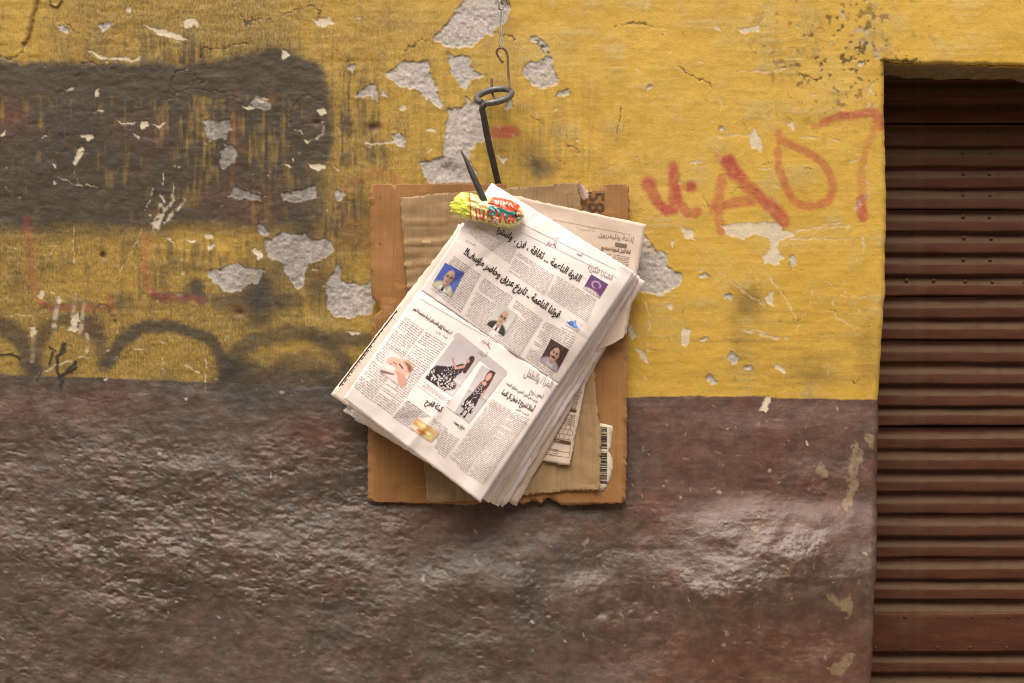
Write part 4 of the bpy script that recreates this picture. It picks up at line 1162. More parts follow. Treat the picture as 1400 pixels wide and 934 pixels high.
# small painters for the printed pictures (sRGB)
def ell(u, v, cx_, cy_, rx, ry_, soft=.12, rot=0.0):
    c, s = math.cos(rot), math.sin(rot); a = u - cx_; b = v - cy_
    a, b = a * c + b * s, -a * s + b * c
    return 1 - sstep(1 - soft, 1 + soft, np.sqrt((a / rx) ** 2 + (b / ry_) ** 2))
def lay(img, m, col): return img * (1 - m[..., None]) + m[..., None] * np.array(col)
def flat(u, col): return np.tile(np.array(col, float), (*u.shape, 1))
def seg(u, v, a, b, r0, r1=None, soft=.25):
    r1 = r0 if r1 is None else r1
    vx, vy = b[0] - a[0], b[1] - a[1]; t = np.clip(((u - a[0]) * vx + (v - a[1]) * vy) / (vx * vx + vy * vy), 0, 1)
    d = np.hypot(u - a[0] - t * vx, v - a[1] - t * vy); r = r0 + (r1 - r0) * t
    return 1 - sstep(1 - soft, 1 + soft, d / r)

def portrait(bg, skin, hair, coat, shirt, bald=False, stache=False, tie=None, tilt=0.0, glasses=False):
    def f(u, v):
        im = flat(u, bg) * (1 + .06 * (v - .5))[..., None]
        im = lay(im, ell(u, v, .5, 1.10, .56, .46), coat)
        im = lay(im, seg(u, v, (.5, .72), (.5, 1.1), .13, .20), shirt)
        if tie: im = lay(im, seg(u, v, (.5, .82), (.5, 1.1), .035, .06), tie)
        im = lay(im, seg(u, v, (.5, .6), (.5, .74), .12), [c * .86 for c in skin])
        if not bald: im = lay(im, ell(u, v, .5, .36, .235, .26), hair)
        for sx in (-1, 1): im = lay(im, ell(u, v, .5 + sx * .205, .47, .035, .065), [c * .88 for c in skin])
        im = lay(im, ell(u, v, .5, .44 if not bald else .42, .20, .28 if not bald else .30), skin)
        if bald:
            for sx in (-1, 1): im = lay(im, ell(u, v, .5 + sx * .195, .42, .03, .09), hair)
        im = lay(im, ell(u, v, .60, .46, .10, .24, .9) * .35, [c * .75 for c in skin])
        for sx in (-1, 1):
            im = lay(im, ell(u, v, .5 + sx * .085, .42, .048, .022, .5), (.18, .12, .1)); im = lay(im, seg(u, v, (.5 + sx * .04, .375), (.5 + sx * .135, .37), .014, None, .6), hair if not bald else (.3, .25, .22))
            if glasses: im = lay(im, (ell(u, v, .5 + sx * .085, .425, .075, .055) - ell(u, v, .5 + sx * .085, .425, .06, .04)).clip(0, 1) * .7, (.15, .12, .1))
        im = lay(im, seg(u, v, (.5, .43), (.515, .52), .018, .035, .6) * .45, [c * .7 for c in skin])
        im = lay(im, seg(u, v, (.44, .605), (.56, .605), .018, None, .6), (.55, .25, .22))
        if stache: im = lay(im, seg(u, v, (.41, .57), (.59, .57), .028, None, .4), (.16, .11, .09))
        return im
    return f

def p_purple(u, v):
    im = flat(u, (.40, .24, .42)); ring = np.exp(-((np.hypot((u - .5) / 1.0, (v - .42) / .95) - .22) / .05) ** 2)
    ring *= 1 - sstep(.1, .5, (u - .3) * 1.2) * sstep(.35, .6, v) * .9
    im = lay(im, ring * .8, (.80, .72, .80)); im = lay(im, ell(u, v, .45, 1.02, .55, .24, .3), (.86, .80, .78))
    for k in range(4): im = lay(im, seg(u, v, (.15 + .2 * k, .86), (.25 + .2 * k, .98), .02, None, .6) * .6, (.45, .36, .36))
    return im
def p_face(u, v):
    im = flat(u, (.88, .82, .80)); im = lay(im, ell(u, v, .95, .1, .45, .35, .4), (.85, .70, .55)); im = lay(im, ell(u, v, .78, .22, .22, .16, .4), (.50, .32, .26))
    im = lay(im, ell(u, v, .48, .42, .42, .30, .15, -.1), (.86, .68, .60)); im = lay(im, ell(u, v, .30, .62, .22, .12, .4), (.93, .86, .83))
    im = lay(im, seg(u, v, (.52, .30), (.68, .36), .025, None, .6), (.25, .15, .14)); im = lay(im, seg(u, v, (.30, .38), (.42, .36), .016, None, .6), (.3, .18, .16))
    im = lay(im, ell(u, v, .24, .50, .05, .03, .4), (.75, .35, .33)); im = lay(im, seg(u, v, (.42, .44), (.33, .48), .02, None, .8) * .5, (.65, .45, .4))
    for k in range(4): im = lay(im, seg(u, v, (.52 + .055 * k, .62 + .03 * k), (.80, .62 + .09 * k), .028, .05, .4), (.80 - .03 * (k % 2), .58, .50))
    im = lay(im, seg(u, v, (.80, .70), (1.05, .95), .16, .2, .3), (.80, .60, .52)); im = lay(im, seg(u, v, (.1, .95), (.5, .78), .06, .03, .6) * .7, (.35, .22, .2))
    return im
def dots(u, v, n, seed, r=.02, box_=(0, 1, 0, 1)):
    g = np.random.default_rng(seed); m = np.zeros_like(u)
    for k in range(n):
        cx_, cy_ = g.uniform(box_[0], box_[1]), g.uniform(box_[2], box_[3]); m = np.maximum(m, ell(u, v, cx_, cy_, r, r * .8, .4))
    return m
def p_dress1(u, v):
    im = flat(u, (.74, .71, .71)) * (1 + .08 * (v - .5))[..., None]
    body = np.clip(seg(u, v, (.70, .40), (.56, .60), .11, .17, .15) + seg(u, v, (.56, .60), (.40, .86), .18, .40, .08) + ell(u, v, .42, .86, .50, .16, .12, -.1), 0, 1)
    im = lay(im, body, (.17, .13, .14)); im = lay(im, body * dots(u, v, 70, 3, .024, (.0, .9, .70, 1.0)), (.82, .78, .77)); im = lay(im, body * dots(u, v, 50, 4, .013, (.3, .8, .4, .75)), (.75, .70, .70))
    im = lay(im, seg(u, v, (.74, .33), (.58, .46), .04, .03, .3), (.72, .54, .47)); im = lay(im, seg(u, v, (.58, .46), (.36, .36), .028, .02, .3), (.72, .54, .47)); im = lay(im, ell(u, v, .34, .34, .035, .03), (.72, .54, .47))
    im = lay(im, seg(u, v, (.80, .14), (.86, .40), .09, .05, .2), (.26, .14, .12)); im = lay(im, ell(u, v, .745, .15, .055, .08, .2), (.76, .57, .5)); im = lay(im, ell(u, v, .79, .09, .08, .06, .2), (.26, .14, .12))
    return im
def p_dress2(u, v):
    im = flat(u, (.74, .71, .71))
    body = np.clip(seg(u, v, (.52, .30), (.50, .45), .14, .15, .12) + seg(u, v, (.50, .45), (.46, .80), .16, .34, .08), 0, 1) * (1 - sstep(.84, .87, v))
    for sx in (-.10, .12): im = lay(im, seg(u, v, (.48 + sx, .82), (.48 + sx, .95), .05, .035, .3), (.35, .25, .22)); im = lay(im, ell(u, v, .46 + sx, .96, .07, .022), (.1, .08, .08))
    im = lay(im, body, (.17, .13, .14)); im = lay(im, body * dots(u, v, 44, 7, .030, (.1, .9, .68, .9)), (.82, .78, .77)); im = lay(im, body * dots(u, v, 46, 8, .016, (.3, .7, .3, .68)), (.75, .70, .70))
    im = lay(im, seg(u, v, (.66, .30), (.74, .50), .05, .035, .3), (.72, .54, .47)); im = lay(im, seg(u, v, (.38, .30), (.30, .50), .05, .035, .3), (.5, .38, .34))
    im = lay(im, seg(u, v, (.52, .10), (.62, .28), .15, .10, .2), (.30, .16, .13)); im = lay(im, ell(u, v, .50, .13, .10, .085, .2), (.78, .59, .52)); im = lay(im, ell(u, v, .50, .27, .10, .04, .3), (.78, .59, .52))
    return im
def p_food(u, v):
    im = flat(u, (.84, .70, .52)); im = lay(im, ell(u, v, .35, .35, .40, .36, .3), (.86, .66, .38)); im = lay(im, ell(u, v, .30, .25, .22, .16, .5), (.93, .83, .60))
    im = lay(im, ell(u, v, .74, .66, .20, .28, .25), (.83, .80, .50)); im = lay(im, ell(u, v, .70, .55, .09, .10, .6), (.95, .92, .75)); im = lay(im, ell(u, v, .15, .75, .22, .18, .3), (.90, .86, .80)); im = lay(im, ell(u, v, .45, .75, .18, .16, .4), (.75, .45, .25))
    return im

# ------------------------------------------------------------------ the hanging newspapers
QA = [(672, 250), (868, 372), (764, 526), (575, 397)]
QB = [(573, 396), (764, 525), (657, 687), (469.5, 545)]
def inv_aff(q):
    o = np.array(q[0], float); a = (np.array(q[1]) + np.array(q[2]) - np.array(q[0]) - np.array(q[3])) / 2.0; b = (np.array(q[3]) + np.array(q[2]) - np.array(q[0]) - np.array(q[1])) / 2.0
    Mi = np.linalg.inv(np.stack([a, b], 1))
    return lambda x, y: (Mi[0, 0] * (x - o[0]) + Mi[0, 1] * (y - o[1]), Mi[1, 0] * (x - o[0]) + Mi[1, 1] * (y - o[1]))
iA, iB = inv_aff(QA), inv_aff(QB)
TOP = .088
def dA(x, y):
    u, v = iA(x, y)
    d = TOP - .004 + .015 * np.sin(np.clip(v, -.1, 1.1) * 2.3) - .020 * sstep(.30, 1.0, v) * (1 - .5 * sstep(.2, .9, u))
    d = d + .0042 * np.exp(-((u - .64) / .13) ** 2) - .004 * np.exp(-((u - .40) / .16) ** 2) * sstep(.1, .6, v)
    d = d - .010 * sstep(.90, 1.08, u) - .006 * sstep(.12, -.05, u) + .0022 * fbm(u * 4, v * 3, 3, 300) + .0011 * np.exp(-((v - .52 - .05 * u) / .012) ** 2) - .0016 * np.exp(-((u + .25 * v - .34) / .02) ** 2)
    d = d - .004 * sstep(.12, 0, v)
    return d
def dB(x, y):
    u, v = iB(x, y)
    d = TOP - .0035 + .024 * sstep(-.15, .8, v) - .006 * sstep(.75, 1.1, v)
    uc = .56 - .10 * v
    d = d + .011 * (1 - np.abs(u - uc) / .56) * sstep(.12, .55, v) + .0016 * np.exp(-((u - uc) / .02) ** 2) * sstep(.3, .6, v)
    d = d - .009 * sstep(.92, 1.06, u) - .003 * sstep(.08, -.02, u) + .0022 * fbm(u * 4 + 3, v * 3, 3, 305) + .0012 * np.exp(-((v - .45 + .12 * u) / .014) ** 2) + .008 * sstep(.80, 1.05, v) * sstep(.75, 1.0, u) - .006 * sstep(.85, 1.05, v) * sstep(.3, 0, u)
    return d

news = empty("newspaper", P(665, 520, .03))
tag(news, "white newspaper with printed portraits and headlines on top of the hanging stack", "newspaper")
upper = surf_patch("upper_page", QA, lambda u, v, x, y: dA(x, y), M['paper'], news, 70, 56, .25, thick=.0006)
lower = surf_patch("lower_page", QB, lambda u, v, x, y: dB(x, y), M['paper'], news, 70, 56, .25, thick=.0006, seed=1)
up_p, lo_p = upper, lower
s5 = (4.375, 560, 290); s6 = (4.67, 450, 400); s7 = (3.892, 600, 460); s8 = (3.684, 490, 560)
def c_(s, *p): return [(x / s[0] + s[1], y / s[0] + s[2]) for x, y in p]
def T_(page, dfun, s, body, a, b, h, mat='ink', bold=.0, name="headline"):
    pa, pb = c_(s, a, b); put_text(name, body, pa, pb, h / s[0], dfun, M[mat], page, bold)
# upper page
T_(upper, dA, s5, 'القوة الناعمة ... ثقافة ، فن ، واسترا', (520, 118), (1013, 418), 62, bold=.022)
T_(upper, dA, s5, 'قوتنا الناعمة .. تاريخ عريق وحاضر مؤسف!!', (322, 248), (886, 634), 62, bold=.03)
T_(upper, dA, s5, 'قضايا فكرية', (1062, 340), (1208, 408), 58, 'ink_mid', .0, "section_title")
T_(upper, dA, s5, 'الأهرام', (820, 190), (872, 208), 36, 'ink_mid', .02, "masthead")
T_(upper, dA, s5, 'العدد', (850, 150), (890, 163), 16, 'ink_mid', 0, "folio")
T_(upper, dA, s5, 'الجمعة', (1000, 255), (1030, 263), 18, 'ink', .02, "folio")
T_(upper, dA, s5, 'بقلم: محمد علي', (335, 170), (392, 203), 14, 'ink', 0, "byline")
T_(upper, dA, s5, 'د. أحمد السيد', (905, 690), (995, 738), 16, 'ink', 0, "byline")
I = Ink(dA)
for k, (q_, n, a) in enumerate([(((400, 75), (650, 205), (598, 312), (345, 130)), 13, 0), (((645, 232), (868, 378), (805, 500), (590, 350)), 13, 0), (((885, 378), (1122, 522), (1062, 662), (820, 500)), 14, 0),
                   (((268, 258), (428, 372), (305, 602), (125, 458)), 19, 0), (((443, 388), (622, 508), (470, 728), (330, 618)), 22, 0), (((640, 525), (800, 640), (660, 862), (502, 752)), 22, 0), (((812, 650), (1002, 748), (850, 985), (692, 872)), 21, 0)]):
    I.column(*c_(s5, *q_), n, seed=k)
I.build("body_text", M['ink_mid'], upper, True)
I = Ink(dA)
for a, b, w in [((640, 55), (1235, 345), .7), ((660, 118), (1240, 395), .5), ((830, 290), (1060, 402), .4)]:
    I = Ink(dA); p, q_ = c_(s5, a, b); I.line(p, q_, w); I.build("rule_line", M['ink_grey'], upper)
I = Ink(dA); I.quad(*c_(s5, (858, 190), (866, 190), (878, 217), (868, 213))); I.build("masthead_mark", M['ink_red'], upper)
# blue logo
def p_logo(u, v):
    im = flat(u, (.87, .82, .80)); b = np.clip(ell(u, v, .5, .62, .42, .22, .2) + ell(u, v, .42, .45, .25, .25, .2) + seg(u, v, (.5, .05), (.55, .4), .05), 0, 1)
    im = lay(im, b, (.42, .55, .82)); im = lay(im, (ell(u, v, .33, .55, .15, .2) - ell(u, v, .33, .55, .08, .11)).clip(0, 1), (.15, .25, .6)); return im
picture("printed_emblem", c_(s5, (955, 628), (1035, 668), (1005, 715), (928, 672)), p_logo, dA, upper, 40, 40)
picture("printed_photo", c_(s5, (213, 303), (328, 365), (248, 505), (132, 434)), portrait((.30, .38, .70), (.80, .66, .58), (.55, .50, .48), (.76, .74, .62), (.88, .88, .86), bald=True, tie=(.20, .20, .32)), dA, upper)
picture("printed_photo", c_(s5, (540, 545), (645, 612), (562, 742), (462, 672)), portrait((.80, .80, .76), (.78, .64, .55), (.74, .73, .72), (.22, .20, .20), (.85, .84, .84), bald=True, glasses=True, tie=(.3, .25, .25)), dA, upper)
picture("printed_photo", c_(s7, (598, 12), (692, 72), (628, 192), (536, 128)), portrait((.28, .19, .18), (.74, .58, .50), (.18, .13, .12), (.62, .58, .62), (.72, .68, .70), stache=True), dA, upper)
picture("printed_photo", c_(s5, (1087, 372), (1188, 432), (1135, 515), (1038, 455)), p_purple, dA, upper, 48, 48)
# lower page
T_(lower, dB, s7, 'المرأة والطفل', (452, 205), (596, 275), 60, 'ink_mid', 0, "section_title")
T_(lower, dB, s7, 'ليمون زروع', (483, 298), (552, 328), 34, 'ink', 0, "subheading")
T_(lower, dB, s7, 'حديث عن فنون الطهي وديكور البيت', (358, 252), (522, 354), 26, 'ink', .01, "subheading")
T_(lower, dB, s7, 'أستاذ تشريح: لا يشمل كل النساء', (327, 302), (502, 402), 40, 'ink', .035)
T_(lower, dB, s7, 'كتبت: هدى', (412, 388), (476, 424), 18, 'ink', .01, "byline")
T_(lower, dB, s6, 'كم لمسة إزاى الفستان لو يا مشمشة لمو', (535, 108), (778, 268), 30, 'ink', .035)
T_(lower, dB, s6, 'إعداد: نهى', (685, 250), (752, 296), 20, 'ink', 0, "byline")
T_(lower, dB, s6, 'كيكة الفرح', (612, 705), (716, 762), 50, 'ink', .035)
T_(lower, dB, s6, 'مهارة جويدة', (796, 832), (862, 872), 24, 'ink', .035)
T_(lower, dB, s6, 'إعداد', (815, 860), (845, 880), 16, 'ink', 0, "byline")
T_(lower, dB, s6, 'الأهرام', (972, 312), (1016, 338), 34, 'ink_grey', .01, "masthead")
I = Ink(dB)
for k, (s, q_, n) in enumerate([(s6, ((490, 150), (608, 235), (268, 695), (150, 600)), 37), (s6, ((618, 245), (752, 325), (400, 785), (278, 695)), 37), (s6, ((612, 568), (778, 690), (758, 715), (590, 598)), 4),
                                (s6, ((498, 682), (655, 795), (560, 800), (405, 800)), 10), (s6, ((500, 680), (600, 750), (500, 860), (405, 800)), 11), (s6, ((668, 800), (760, 870), (700, 960), (640, 870)), 9),
                                (s6, ((745, 880), (835, 935), (740, 1060), (660, 1000)), 11), (s7, ((285, 330), (388, 392), (145, 733), (50, 652)), 46), (s7, ((385, 392), (485, 440), (240, 792), (152, 735)), 45)]):
    I.column(*c_(s, *q_), n, seed=20 + k)
I.build("body_text", M['ink_mid'], lower, True)
for s, a, b, w in [(s6, (585, 42), (1074, 322), .6), (s6, (560, 590), (830, 790), .5), (s6, (790, 826), (865, 878), .6), (s7, (600, 282), (480, 215), .4)]:
    I = Ink(dB); I.line(*c_(s, a, b), w); I.build("rule_line", M['ink_grey'], lower)
I = Ink(dB); I.quad(*c_(s6, (1008, 330), (1014, 330), (1030, 362), (1022, 358))); I.build("masthead_mark", M['ink_red'], lower)
# grey title bar with rounded ends
def bar(name, p, q_, w, dfun, mat, page, off=.0004):
    (x0, y0), (x1, y1) = p, q_; a = math.atan2(y1 - y0, x1 - x0); ring = []
    for k in range(13): t = a + math.pi / 2 + math.pi * k / 12; ring.append((x0 + w * math.cos(t), y0 + w * math.sin(t)))
    for k in range(13): t = a - math.pi / 2 + math.pi * k / 12; ring.append((x1 + w * math.cos(t), y1 + w * math.sin(t)))
    n = len(ring); r = np.array(ring); V_ = PA(r[:, 0], r[:, 1], dfun(r[:, 0], r[:, 1]) + off)
    # strips between the two long sides keep it on the curved page
    I_ = Ink(dfun, off); m = 16
    for k in range(12):
        c0, c1 = math.cos(math.pi / 2 + math.pi * k / 12 + a), math.cos(math.pi / 2 + math.pi * (k + 1) / 12 + a)
    dx, dy = (x1 - x0) / m, (y1 - y0) / m; nx, ny = -math.sin(a) * w, math.cos(a) * w
    for k in range(m):
        A = (x0 + dx * k, y0 + dy * k); B = (A[0] + dx, A[1] + dy)
        I_.quad((A[0] - nx, A[1] - ny), (B[0] - nx, B[1] - ny), (B[0] + nx, B[1] + ny), (A[0] + nx, A[1] + ny))
    for (cx_, cy_), s0 in (((x0, y0), math.pi / 2), ((x1, y1), -math.pi / 2)):
        for k in range(8):
            t0 = a + s0 + math.pi * k / 8; t1 = a + s0 + math.pi * (k + 1) / 8
            I_.quad((cx_, cy_), (cx_ + w * math.cos(t0), cy_ + w * math.sin(t0)), (cx_ + w * math.cos((t0 + t1) / 2), cy_ + w * math.sin((t0 + t1) / 2)), (cx_ + w * math.cos(t1), cy_ + w * math.sin(t1)))
    return I_.build(name, mat, page)
p, q_ = c_(s6, (822, 286), (1085, 470))
p2 = c_(s7, (340, 195))[0]
bar("title_bar", p, p2, 6.0, dB, M['ink_pale'], lower, .0003)
T_(lower, dB, s6, 'أزياء', (945, 382), (1000, 412), 36, 'ink_grey', 0, "section_title")
picture("printed_photo", c_(s6, (392, 362), (545, 468), (470, 606), (318, 500)), p_face, dB, lower)
picture("printed_photo", c_(s6, (795, 300), (962, 428), (785, 662), (612, 545)), p_dress1, dB, lower, 90, 90)
picture("printed_photo", c_(s7, (228, 152), (345, 216), (160, 462), (86, 402)), p_dress2, dB, lower, 80, 100)
picture("printed_photo", c_(s8, (292, 42), (408, 115), (366, 165), (258, 92)), p_food, dB, lower, 48, 40)

# sheets of the same newspaper that show along its edges (inner pages)
def sheet_d(base, seed, edge=.006):
    def f(u, v, x, y):
        d = base + .010 * np.sin(np.clip(v, 0, 1) * 2.6) * (.6 + .4 * v) + .0025 * fbm(u * 3 + seed, v * 3, 2, 310 + seed)
        d = d - edge * sstep(.85, 1.0, u) - .004 * sstep(.10, 0, u)
        return d
    return f
def under(name, q4, base, mat, parent, seed, edge=.006, jag=.5):
    return surf_patch(name, q4, sheet_d(base, seed, edge), M[mat], parent, 40, 50, jag, thick=.0009, seed=seed)
for k, (q4, b) in enumerate([([(673, 252), (870, 374), (668, 688), (473, 551)], .0600), ([(674, 254), (872, 376), (674, 689), (477, 556)], .0580)]):
    under("inner_page", q4, b, 'paper' if k == 0 else 'paper_edge', news, 3 + k)

stack = [
    ("folded newspaper with bright page edges directly beneath the white top newspaper", [(675, 256), (876, 379), (683, 690), (481, 562)], .0545, ('paper', 'paper_edge', 'paper'), 0),
    ("yellowed folded newspaper in the middle of the hanging stack", [(673, 260), (880, 386), (690, 689), (487, 570)], .0500, ('paper_edge', 'paper', 'paper_edge'), 1),
    ("tan newspaper with a wide folded spine beneath the yellowed stack", [(671, 262), (872, 398), (706, 691), (505, 578)], .0455, ('paper_old', 'paper_edge', 'paper_old'), 2),
]
for lab, q4, b, mats, k in stack:
    t = empty("newspaper", P((q4[0][0] + q4[2][0]) / 2, (q4[0][1] + q4[2][1]) / 2, b - .01))
    tag(t, lab, "newspaper", "newspapers speared on the hook")
    for j, mt in enumerate(mats):
        o2 = (RNG.normal(0, 1.2), RNG.normal(0, 1.0))
        qq = [(x + o2[0] + RNG.normal(0, .8) - .6 * j, y + o2[1] + RNG.normal(0, .8) + .5 * j) for x, y in q4]
        under("page", qq, b - .0018 * j, mt, t, 10 + 4 * k + j, .008 + .004 * k)
# the sheet with a ruled border that sticks out on the left
t = empty("newspaper", P(560, 480, .04)); tag(t, "newspaper with a black ruled border poking out left of the stack", "newspaper", "newspapers speared on the hook")
fL = sheet_d(.0420, 30, .004)
QL = [(632, 304), (800, 400), (640, 660), (451.5, 540)]
pg = surf_patch("page", QL, fL, M['paper_edge'], t, 40, 50, .4, thick=.001, seed=31)
iL = inv_aff(QL)
def dL(x, y):
    u, v = iL(x, y); return fL(u, v, x, y)
I = Ink(dL, .0007)
A0, A1 = (545, 421), (463.5, 528)
I.line((543, 424), A1, 1.6)
rr = random.Random(4)
for k in range(60):
    s_ = k / 60; x = A0[0] + (A1[0] - A0[0]) * s_; y = A0[1] + (A1[1] - A0[1]) * s_; w = rr.uniform(3, 8)
    if rr.random() < .8: I.line((x + 1, y + .5), (x + 1 + w * .83, y + .5 + w * .45), rr.uniform(.6, 1.5))
I.line((A0[0] + 5, A0[1] + 5), (A1[0] + 8, A1[1] + 5), .6)
I.build("ruled_border", M['ink'], pg)
under("page", [(628, 306), (790, 402), (640, 668), (470, 562)], .0400, 'paper', t, 33)
# loose sheets at the back
def back_sheet(name, label, q4, base, mat, seed, bend=.004):
    tt = empty(name, P(sum(p[0] for p in q4) / 4, sum(p[1] for p in q4) / 4, base - .004))
    tag(tt, label, "newspaper", "newspapers speared on the hook")
    f = lambda u, v, x, y: base + bend * np.sin(u * 2.4 + seed) * v + .0018 * fbm(u * 3 + seed, v * 4, 2, 330 + seed)
    pg_ = surf_patch("page", q4, f, M[mat], tt, 40, 40, .5, thick=.0012, seed=seed)
    iv = inv_aff(q4)
    return tt, pg_, (lambda x, y: f(*iv(x, y), x, y))
t, pg, dS = back_sheet("newspaper", "beige newspaper page with a broadcast section heading sticking out upper right", [(676, 262), (883.5, 307), (856, 458), (640, 420)], .0385, 'paper_old', 41, .003)
s9 = (9.34, 750, 250)
T_(pg, dS, s9, 'إذاعة وتليفزيون', (635, 680), (1085, 752), 88, 'ink_old', 0, "section_title")
T_(pg, dS, s9, 'قناة النيل الدولية تستطيع', (672, 842), (1045, 905), 62, 'stamp', .03, "headline")
T_(pg, dS, s9, 'السبت', (510, 582), (590, 592), 26, 'ink_old', 0, "folio"); T_(pg, dS, s9, 'العدد القادم والسنة', (390, 598), (585, 622), 24, 'ink_old', 0, "folio")
I = Ink(dS, .0006)
for a, b, w in [((60, 470), (1060, 665), .35)]: I.line(*c_(s9, a, b), w)
I.line(*c_(s9, (850, 785), (1000, 812)), 5.5)
I.column(*c_(s9, (840, 905), (1040, 940), (1010, 1100), (800, 1080)), 7, 77)
I.column(*c_(s9, (560, 860), (800, 905), (780, 1080), (540, 1040)), 7, 78)
I.build("body_text", M['ink_old'], pg, True)
t, pg, dS = back_sheet("newspaper", "tan newspaper sheet with a ragged curled corner hanging behind the stack's right edge", [(700, 330), (868, 385), (853, 462), (660, 560)], .0420, 'paper_old', 43, .004)
t, pg, dS = back_sheet("newspaper", "newspaper page with puzzle boxes and a black title strip hanging lower right", [(640, 500), (806, 500), (778.5, 637), (640, 612)], .0385, 'paper_old', 47, .004)
I = Ink(dS, .0007)
I.line(*c_(s7, (585, 545), (702, 570)), 4.6); I.build("title_strip", M['stamp'], pg)
I = Ink(dS, .0007); I.line(*c_(s7, (660, 385), (732, 398)), 3.6); I.build("title_strip", M['stamp'], pg)
T_(pg, lambda x, y: dS(x, y) + .0006, s7, 'برج السرطان', (592, 552), (640, 562), 22, 'paper_old', .02, "strip_title")
I = Ink(dS, .0007)
for r_ in range(6):
    y0 = 408 + r_ * 26; x0 = 600 + (5 - r_) * 10
    I.line(*c_(s7, (x0 - 20, y0 - 6), (728 - r_ * 4, y0 + 14)), .5)
for r_ in range(5):
    for k in range(5):
        xa = 615 + k * 25 + (5 - r_) * 4 - (r_ % 2) * 10; ya = 410 + r_ * 26 + k * 4
        if xa < 725: I.line(*c_(s7, (xa, ya), (xa - 4, ya + 24)), .5)
for a, b in [((540, 590), (700, 622)), ((700, 585), (692, 640)), ((530, 622), (692, 645))]: I.line(*c_(s7, a, b), .5)
I.column(*c_(s7, (740, 280), (765, 284), (728, 388), (690, 382)), 9, 91); I.column(*c_(s7, (660, 408), (726, 420), (712, 470), (620, 455)), 5, 92)
I.column(*c_(s7, (575, 588), (640, 600), (630, 640), (560, 625)), 4, 93)
I.build("puzzle_print", M['ink_old'], pg, True)

# stamped 58 and the torn barcode label on the cardboard
def d_c1(x, y): return .022 + .0038 + rel1(np.asarray(x), np.asarray(y))
put_text("stamped_number", "58", (804.5, 262.5), (804.5, 290.5), 31, d_c1, M['stamp'], card1, .022, .0006, arabic=False)
lab = board("barcode_label", [(818, 579), (832, 581), (838, 584), (837, 592), (835, 612), (832, 616), (837, 626), (838, 640), (834, 655), (826, 671), (808, 670), (816, 640)], .0264, .0004, M['label'], rel1, card1, step=2.5, jag=.35, seed=8)
def d_lb(x, y): return .0268 + rel1(np.asarray(x), np.asarray(y))
I = Ink(d_lb, .0006); rr = random.Random(12); y = 584.0
while y < 660:
    h = rr.choice([.5, .7, .9, 1.3, 1.8]); 
    if not 612 < y < 615: I.quad((820.5, y), (830, y + .6), (830, y + .6 + h), (820.5, y + h))
    y += h + rr.choice([.5, .7, 1.1, 1.5])
I.build("barcode", M['ink'], lab)
cr2 = Ink(lambda x, y: .0285 + .0034 + rel2(np.asarray(x), np.asarray(y)))

# ------------------------------------------------------------------ steel hook, wire hook, wire and chain
def tube(name, pts, r, mat, parent=None, seg=12, n=6, smooth=True):
    pp = smooth_path(pts, n) if n else [Vector(p) for p in pts]
    rad = r
    if hasattr(r, '__len__'):
        rad = list(np.interp(np.linspace(0, 1, len(pp)), np.linspace(0, 1, len(r)), r))
    v, f = tube_mesh(pp, rad, seg)
    o = mesh_np(name, [tuple(x) for x in v], f, mat, None, smooth)
    if parent: adopt(o, parent)
    return o
hook = empty("steel_hook", P(680, 250, .02))
tag(hook, "black iron hook with a ring eye and a long upturned point spearing the newspapers", "hook")
# eye: a horizontal ring seen from slightly below
rc = P(675.5, 131.5, .060); pts = []
for k in range(29):
    a = -2.05 + 2 * math.pi * k / 29 * .985
    R_ = .0325
    x = R_ * math.cos(a); yv = R_ * math.sin(a)
    pts.append((rc[0] + x, rc[1] + yv * .95, rc[2] + x * .17 + yv * .55 + .0012 * k / 29))
tube("eye", pts, .0060, M['ring'], hook, 12, 3)
start = Vector(pts[0])
tube("shaft", [start + Vector((.004, -.001, .002)), P(659.5, 147, .086), P(661.5, 160, .080), P(667, 190, .062), P(675, 225, .035), P(682, 254, .0125), P(688, 280, .0105), P(693, 305, .0120), P(694, 318, .022), P(690, 325, .040), P(683, 318, .058), P(676, 305, .076), P(671.5, 296, .096), P(667, 286, .115)],
     [.0056, .0060, .0062, .0064, .0064, .0062, .0060, .0060, .0060, .0060, .0060, .0060, .0060, .0060], M['iron'], hook, 10, 6)
tube("point", [P(667.3, 286.6, .1143), P(660, 270, .116), P(652, 252, .117), P(645, 237, .118), P(638, 221, .118), P(630, 205.5, .118)], [.0061, .0061, .0058, .0052, .0036, .0007], M['iron'], hook, 8, 5)
# wire S-hook
wh = tube("wire_hook", [P(688, 86, .052), P(683, 80, .052), P(679, 72, .053), P(681, 67, .054), P(685.5, 65.5, .054), P(691, 68.5, .054), P(694, 77, .054), P(694.5, 90, .054), P(695.5, 108, .056), P(696, 124, .062), P(692, 137, .050), P(682, 138, .035), P(674, 130, .026), P(672.5, 118, .024), P(672, 107, .022)], .0022, M['wire'], None, 8, 8)
tag(wh, "thin rusty wire hook with an open loop carrying the ring", "wire hook")
hw = empty("hanging_wire", P(686, 40, .04)); tag(hw, "fine doubled steel wire between the chain and the rusty wire hook", "wire")
tube("strand", [P(686, 67, .0565), P(686.5, 60, .055), P(686, 40, .050), P(685, 22, .046), P(685.0, 11, .044)], .0015, M['steel'], hw, 6, 4)
tube("strand", [P(684.5, 67, .0515), P(682.0, 58, .052), P(682.5, 45, .049), P(684, 30, .046), P(685.0, 11, .043)], .0009, M['steel'], hw, 6, 4)
chain = empty("chain", P(685, -10, .04)); tag(chain, "short galvanised link chain at the top of the peeling plaster", "chain")
